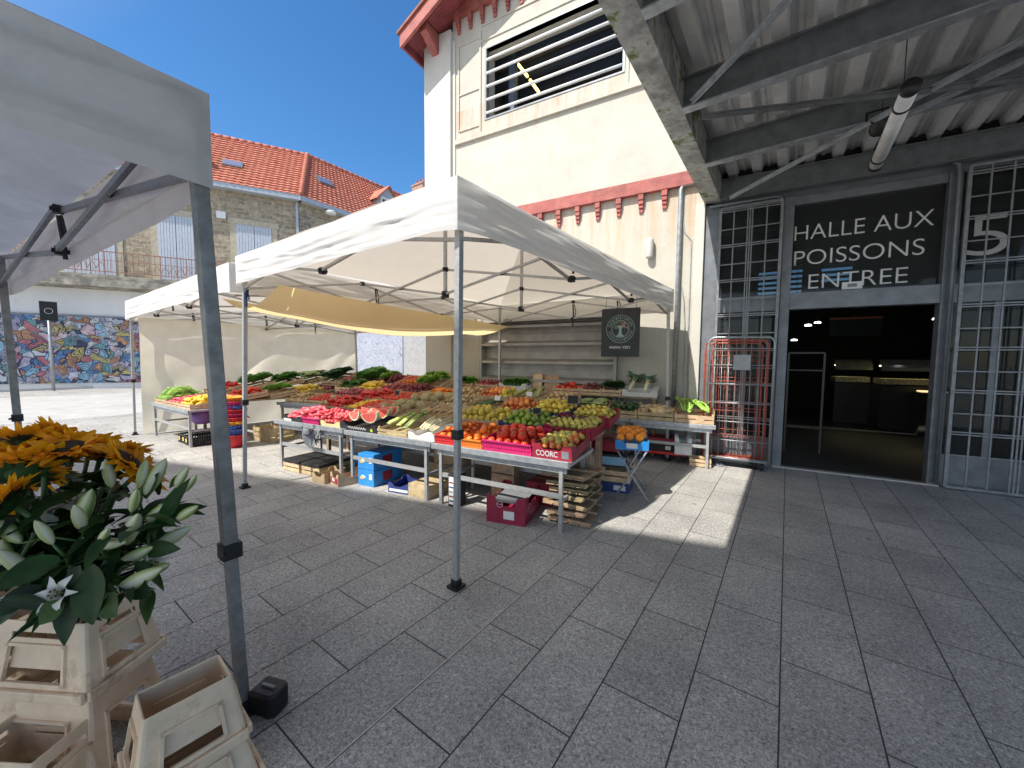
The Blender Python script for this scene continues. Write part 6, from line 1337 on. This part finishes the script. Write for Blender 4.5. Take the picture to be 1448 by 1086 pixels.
g=MB(); g.lathe([(.005,-.03),(.022,-.026),(.040,-.014),(.047,-.004)],14)
for k in range(14):
    a=2*PI*k/14; d=Vector((math.cos(a),math.sin(a),0)); sd=Vector((-math.sin(a),math.cos(a),0)); g.grid(lambda u,v,d=d,sd=sd:d*(.035+.045*v)+sd*((u-.5)*.03*(1-v**1.5))+Vector((0,0,-.014-.012*v+.02*v*v)),2,3)
CAL=g.mesh('calyx',[m_gleaf],True)
def leaf_mb(g,o,d,L,wd,droop=.5,fold=.25,up=Vector((0,0,1)),wave=.0,ph=0):
    d=Vector(d).normalized(); sd=d.cross(up)
    if sd.length<.05: sd=d.cross(Vector((1,0,0)))
    sd.normalize(); un=sd.cross(d)
    def fn(u,v):
        x=(u-.5)*2; w_=wd*math.sin(PI*min(.99,.06+v*.935))**.85
        return Vector(o)+d*(L*v)+sd*(x*w_)+un*(fold*w_*abs(x)+wave*math.sin(v*9+ph)*abs(x)*wd)-Vector((0,0,1))*(droop*L*v*v)
    g.grid(fn,4,8)
def sunflower(k,px,py,d,nrm,label,sc=1.0):
    c=at(px,py,d); t=thing('sunflower',label,'flower',c,0,'sunflowers in the foreground container')
    nrm=Vector(nrm).normalized(); q=nrm.to_track_quat('Z','Y').to_matrix().to_4x4()@Matrix.Rotation(k*1.3,4,'Z')@Matrix.Scale(sc,4)
    for (nm,me) in (('petals',PETS[k%3]),('disc',DISC),('calyx',CAL)):
        o=bpy.data.objects.new(nm,me); COL.objects.link(o); o.parent=t; o.matrix_local=q
    b=Vector((cB.x,cB.y,.55))+Vector((RG.uniform(-.07,.07),RG.uniform(-.05,.05),0))-c
    s0=-nrm*.025*sc; g=MB(); g.path([s0,s0-nrm*.06+Vector((0,0,-.03)),b*.4+Vector((0,0,-.02)),b],[.008,.007,.007,.008],7); obj('stem',g,m_stem,t,True)
    for j in range(5):
        g=MB(); f=RG.uniform(.2,.75); a=RG.uniform(0,6.3); leaf_mb(g,b*f,(math.cos(a),math.sin(a),RG.uniform(0,.4)),RG.uniform(.10,.16),RG.uniform(.035,.055),RG.uniform(.3,.7),.2,wave=.15,ph=j)
        obj('leaf',g,m_gleaf,t,True)
cr=R2; cf_=FWD; cu_=U2
SF=[(92,634,1.30,-cf_*.25+cu_*.95+cr*.1,'sunflower with its dark centre showing, in the middle of the bunch',1.0),
 (48,622,1.42,cf_*.4+cu_*.8-cr*.1,'sunflower at the top left of the bunch, facing away',1.05),(88,616,1.5,cf_*.5+cu_*.7+cr*.1,'sunflower at the top of the bunch, right of the tallest pole',1.0),
 (20,640,1.35,cu_*.9-cr*.3-cf_*.1,'sunflower lying almost flat at the left edge of the bunch',1.0),(130,625,1.5,cu_*.9+cf_*.3,'sunflower seen from its side at the back, with upright petals',.95),
 (168,634,1.42,cu_*.85+cr*.1+cf_*.35,'sunflower facing away at the right of the bunch',1.0),(180,652,1.32,cr*.55+cf_*.35+cu_*.6,'sunflower turned sideways with petals hanging down, at the right end',1.0),
 (200,668,1.38,cr*.75+cu_*.5+cf_*.35,'rightmost sunflower, seen edge on above the lily leaves',.95),(36,668,1.25,cu_*.5+cf_*.45-cr*.2,'sunflower low at the left, showing the backs of its petals',1.05),
 (62,650,1.28,cu_*.8+cf_*.25-cr*.3,'sunflower half hidden in the middle left of the bunch',1.0),(6,712,1.12,-cr*.5+cu_*.35-cf_*.3,'lowest sunflower, cut by the left edge of the picture',.95),
 (145,642,1.45,cu_*.85+cf_*.2+cr*.2,'sunflower between the central and the right ones',.95),(8,622,1.45,cu_*.7+cf_*.4,'farthest sunflower at the left edge of the picture',1.0),(110,628,1.4,cu_*.8+cf_*.4-cr*.05,'sunflower just behind the one with the dark centre',1.0)]
for k,(px,py,d,n,l,s) in enumerate(SF): sunflower(k,px,py,d,n,l,s)
# filling leaves of the sunflower bunch
fo=thing('foliage_bunch','mass of dark green leaves below the sunflowers','foliage',(cB.x,cB.y,.6))
for j in range(46):
    g=MB(); px=RG.uniform(-10,200); py=RG.uniform(665,790)+abs(px-90)*.0; d=RG.uniform(1.25,1.5); c=at(px,py,d)-Vector((cB.x,cB.y,.6)); a=RG.uniform(0,6.3)
    leaf_mb(g,c,(math.cos(a),math.sin(a),RG.uniform(-.2,.5)),RG.uniform(.12,.2),RG.uniform(.035,.06),RG.uniform(.2,.7),.2,wave=.12,ph=j); obj('leaf',g,m_gleaf,fo,True)
for j in range(14):
    g=MB(); a=at(RG.uniform(20,190),RG.uniform(680,720),RG.uniform(1.3,1.45))-Vector((cB.x,cB.y,.6)); g.path([a,a*.5+Vector((0,0,-.02)),Vector((RG.uniform(-.06,.06),RG.uniform(-.06,.06),-.1))],.006,6); obj('stem',g,m_stem,fo,True)
# lilies
def bud_mesh(L,r):
    g=MB(); n=18; prof=[(.05,0),(.42,.06),(.78,.2),(1.0,.42),(.95,.62),(.72,.8),(.38,.93),(.06,1.0)]
    vs=[];fs=[]
    for (q,z) in prof:
        for i in range(n): a=2*PI*i/n; f=1+.09*math.cos(3*a)+.04*math.cos(6*a); vs.append((q*r*f*math.cos(a),q*r*f*math.sin(a),z*L))
    for k in range(len(prof)-1):
        for i in range(n): fs.append((k*n+i,k*n+(i+1)%n,(k+1)*n+(i+1)%n,(k+1)*n+i))
    g.add(vs,fs); return g
def m_bud():
    m,nt,b=mk('striped_lily_bud'); L=nt.links.new
    tc=N(nt,'ShaderNodeTexCoord'); sp=N(nt,'ShaderNodeSeparateXYZ'); L(tc.outputs['Object'],sp.inputs[0]); at_=N(nt,'ShaderNodeMath',_operation='ARCTAN2'); L(sp.outputs['Y'],at_.inputs[0]); L(sp.outputs['X'],at_.inputs[1])
    m3=N(nt,'ShaderNodeMath',_operation='MULTIPLY'); L(at_.outputs[0],m3.inputs[0]); m3.inputs[1].default_value=3; c=N(nt,'ShaderNodeMath',_operation='COSINE'); L(m3.outputs[0],c.inputs[0])
    oi=N(nt,'ShaderNodeObjectInfo'); ad=N(nt,'ShaderNodeMath',_operation='MULTIPLY_ADD'); L(oi.outputs['Random'],ad.inputs[0]); ad.inputs[1].default_value=.5; 
    mu=N(nt,'ShaderNodeMath',_operation='MULTIPLY'); L(c.outputs[0],mu.inputs[0]); mu.inputs[1].default_value=.35; L(mu.outputs[0],ad.inputs[2])
    r=ramp(nt,[(0,(.60,.60,.44)),(.35,(.44,.48,.22)),(.8,(.18,.28,.06))]); L(ad.outputs[0],r.inputs['Fac']); L(r.outputs['Color'],b.inputs['Base Color']); b.inputs['Roughness'].default_value=.4
    return m
MBUD=m_bud(); BUDS=[bud_mesh(.115,.019).mesh('lily_bud',[MBUD],True),bud_mesh(.10,.016).mesh('lily_bud',[MBUD],True),bud_mesh(.13,.021).mesh('lily_bud',[MBUD],True)]
def lily_open(t,c,nrm,s=1.0):
    nrm=Vector(nrm).normalized(); q=nrm.to_track_quat('Z','Y').to_matrix()
    g=MB()
    for k in range(6):
        a=k*PI/3; d=Vector((math.cos(a),math.sin(a),0)); sd=Vector((-math.sin(a),math.cos(a),0))
        def fn(u,v,d=d,sd=sd,k=k):
            x=(u-.5)*2; w_=.021*math.sin(PI*min(.985,.2+v*.79)); rr=.008+.035*v+.045*max(0,v-.55)*1.6; z=.085*v-.11*max(0,v-.6)**1.3
            return q@((d*rr+sd*(x*w_*(1 if k%2 else .8))+Vector((0,0,z+.004*math.sin(v*11+k)*abs(x)+(.2*w_*x*x))))*s)
        g.grid(lambda u,v,fn=fn: Vector(c)+fn(u,v),4,8)
    obj('white_petals',g,m_lilw,t,True)
    g=MB()
    for k in range(6): a=k*PI/3+.4; p=q@(Vector((.014*math.cos(a),.014*math.sin(a),.062))*s); g.path([Vector(c),Vector(c)+p],.0014,4,0); g.ball(Vector(c)+p,(.006*s,.003,.003),6,4,1)
    obj('stamens',g,[m_budg,mat('brown_anther',(.12,.05,.02),.8)],t,True)
base=Vector((cA.x,cA.y,.55))
LIL=[ # stem tip px,py,depth, buds [(px,py,d,dir)], label
 ((118,760,1.18),[(30,768,1.16,(-.75,.55,0)),(118,748,1.17,(.15,.6,0))],None,'lily stem with one fat pale bud leaning far left'),
 ((150,720,1.28),[(158,690,1.28,(-.1,1,0)),(110,748,1.2,(.25,.8,0))],(82,738,1.22,-cr*.6+cu_*.3-cf_*.5),'lily stem with a slim upright green bud, below the sunflowers'),
 ((175,760,1.22),[(178,770,1.22,(.5,.8,0)),(165,800,1.18,(.75,.4,0)),(130,770,1.15,(.9,.05,0))],None,'lily stem with three pale buds in the middle of the bunch'),
 ((215,735,1.26),[(205,745,1.26,(.6,.6,0)),(205,810,1.2,(.8,.3,0))],(205,790,1.22,cr*.8-cu_*.3-cf_*.2),'lily stem with a ragged white flower at the right of the bunch'),
 ((225,720,1.32),[(190,725,1.3,(.2,.9,0)),(218,775,1.27,(.75,.45,0))],None,'lily stem with a long green bud leaning right'),
 ((100,800,1.12),[(165,835,1.1,(.7,.35,0))],(94,838,1.06,cr*.15+cu_*.35-cf_*.8),'lily stem with one open white flower facing the camera'),
 ((60,790,1.15),[(45,815,1.12,(-.4,.5,0)),(15,800,1.15,(-.6,.6,0))],None,'lily stem low at the left with drooping pale buds'),
 ((130,705,1.3),[(120,735,1.25,(-.1,.9,0)),(205,700,1.3,(.3,.8,0))],(108,720,1.26,-cr*.2+cu_*.7-cf_*.4),'lily stem with a white half open flower at the back of the bunch')]
for k,(tip,buds,op,lab) in enumerate(LIL):
    t=thing('lily',lab,'flower',base,0,'white lilies in the foreground container'); tp=at(*tip)-base
    st=Vector((RG.uniform(-.07,.07),RG.uniform(-.05,.05),-.1)); g=MB(); mid=tp*.55+Vector((0,0,.03)); g.path([st,mid,tp],[.006,.0055,.0045],7)
    for (px,py,d,dr) in buds: g.path([tp*.9+mid*.1,(tp+at(px,py,d)-base)/2+Vector((0,0,.01)),at(px,py,d)-base],.0035,6)
    obj('stem',g,m_stem,t,True)
    for j,(px,py,d,dr) in enumerate(buds):
        p=at(px,py,d)-base; dv=(cr*dr[0]+cu_*dr[1]-cf_*RG.uniform(-.3,.35)).normalized(); o=bpy.data.objects.new('lily_bud',BUDS[(k+j)%3]); COL.objects.link(o); o.parent=t; o.matrix_local=Matrix.Translation(p)@dv.to_track_quat('Z','Y').to_matrix().to_4x4()
    if op: lily_open(t,at(*op[:3])-base,op[3],.68)
    for j in range(11):
        f=RG.uniform(.25,1.0); a=RG.uniform(0,6.3); o_=st.lerp(mid,f*2) if f<.5 else mid.lerp(tp,f*2-1); g=MB()
        leaf_mb(g,o_,(math.cos(a),math.sin(a),RG.uniform(.0,.7)),RG.uniform(.11,.19),RG.uniform(.012,.021),RG.uniform(.15,.6),.4); obj('leaf',g,m_gleaf,t,True)
EXB=[((235,705,1.3),(248,690,1.28),(.5,.8,0)),((230,720,1.3),(262,695,1.27),(.55,.75,0)),((200,720,1.3),(196,690,1.28),(.1,1,0)),((190,735,1.25),(186,725,1.22),(.3,.9,0)),((150,790,1.16),(140,770,1.14),(.5,.6,0)),((220,745,1.26),(250,735,1.24),(.8,.5,0)),((95,790,1.12),(75,770,1.1),(-.4,.8,0))]
for k,(a_,b_2,dr) in enumerate(EXB):
    t=thing('lily',['lily bud on a thin stem at the upper right of the bunch','uppermost slim lily bud leaning to the right','slim upright lily bud just below the sunflowers','lily bud standing before the white ragged flower','short lily bud above the open white flower','lily bud leaning far right over the paving','lily bud left of the open white flower'][k],'flower',base,0,'white lilies in the foreground container')
    p0=at(*a_)-base; p1=at(*b_2)-base; g=MB(); g.path([Vector((0,0,-.08)),p0*.6,p0,p1],[.005,.005,.004,.003],6); obj('stem',g,m_stem,t,True)
    dv=(cr*dr[0]+cu_*dr[1]+cf_*RG.uniform(-.2,.3)).normalized(); o=bpy.data.objects.new('lily_bud',BUDS[k%3]); COL.objects.link(o); o.parent=t; o.matrix_local=Matrix.Translation(p1)@dv.to_track_quat('Z','Y').to_matrix().to_4x4()@Matrix.Scale(.72,4)
    for j in range(5): g=MB(); a2=RG.uniform(0,6.3); leaf_mb(g,p0*RG.uniform(.5,1),(math.cos(a2),math.sin(a2),RG.uniform(.2,.9)),RG.uniform(.09,.15),RG.uniform(.010,.017),RG.uniform(.1,.5),.4); obj('leaf',g,m_gleaf,t,True)
# distinct long leaves seen against the paving and the container
t=thing('foliage_bunch','long dark lily leaves spilling over the container rim and to the right','foliage',base)
for (x0,y0,d0,x1,y1,d1,wd,dr) in ((110,800,1.08,92,908,1.02,.040,.05),(128,800,1.08,132,880,1.02,.045,.05),(215,760,1.24,272,672,1.22,.026,.05),(225,735,1.27,300,712,1.25,.020,.25),(205,785,1.2,262,772,1.16,.026,.3),(235,720,1.3,290,728,1.3,.012,.2),(180,825,1.12,215,842,1.08,.03,.2),(190,800,1.18,225,815,1.15,.02,.3),(60,830,1.05,-10,870,1.0,.03,.1),(85,790,1.08,-5,830,1.0,.035,.1),(75,860,1.02,-5,845,1.0,.018,.2),(225,700,1.34,222,660,1.34,.016,.0),(205,705,1.3,225,668,1.3,.02,.0),(150,845,1.05,165,870,1.02,.03,.2),(90,850,1.03,60,880,1.0,.03,.2),(30,840,1.05,0,880,1.02,.03,.2),(240,690,1.3,258,668,1.28,.012,.1)):
    a,b=at(x0,y0,d0)-base,at(x1,y1,d1)-base; L=(b-a).length; g=MB(); leaf_mb(g,a,(b-a)+Vector((0,0,1))*L*dr,L,wd,dr,.25,up=-cf_+cu_*.4); obj('leaf',g,m_gleaf,t,True)
for j in range(40):
    g=MB(); c=at(RG.uniform(5,215),RG.uniform(730,850),RG.uniform(1.12,1.3))-base; a=RG.uniform(0,6.3); leaf_mb(g,c,(math.cos(a),math.sin(a),RG.uniform(-.1,.6)),RG.uniform(.10,.17),RG.uniform(.012,.022),RG.uniform(.2,.6),.4); obj('leaf',g,m_gleaf,t,True)
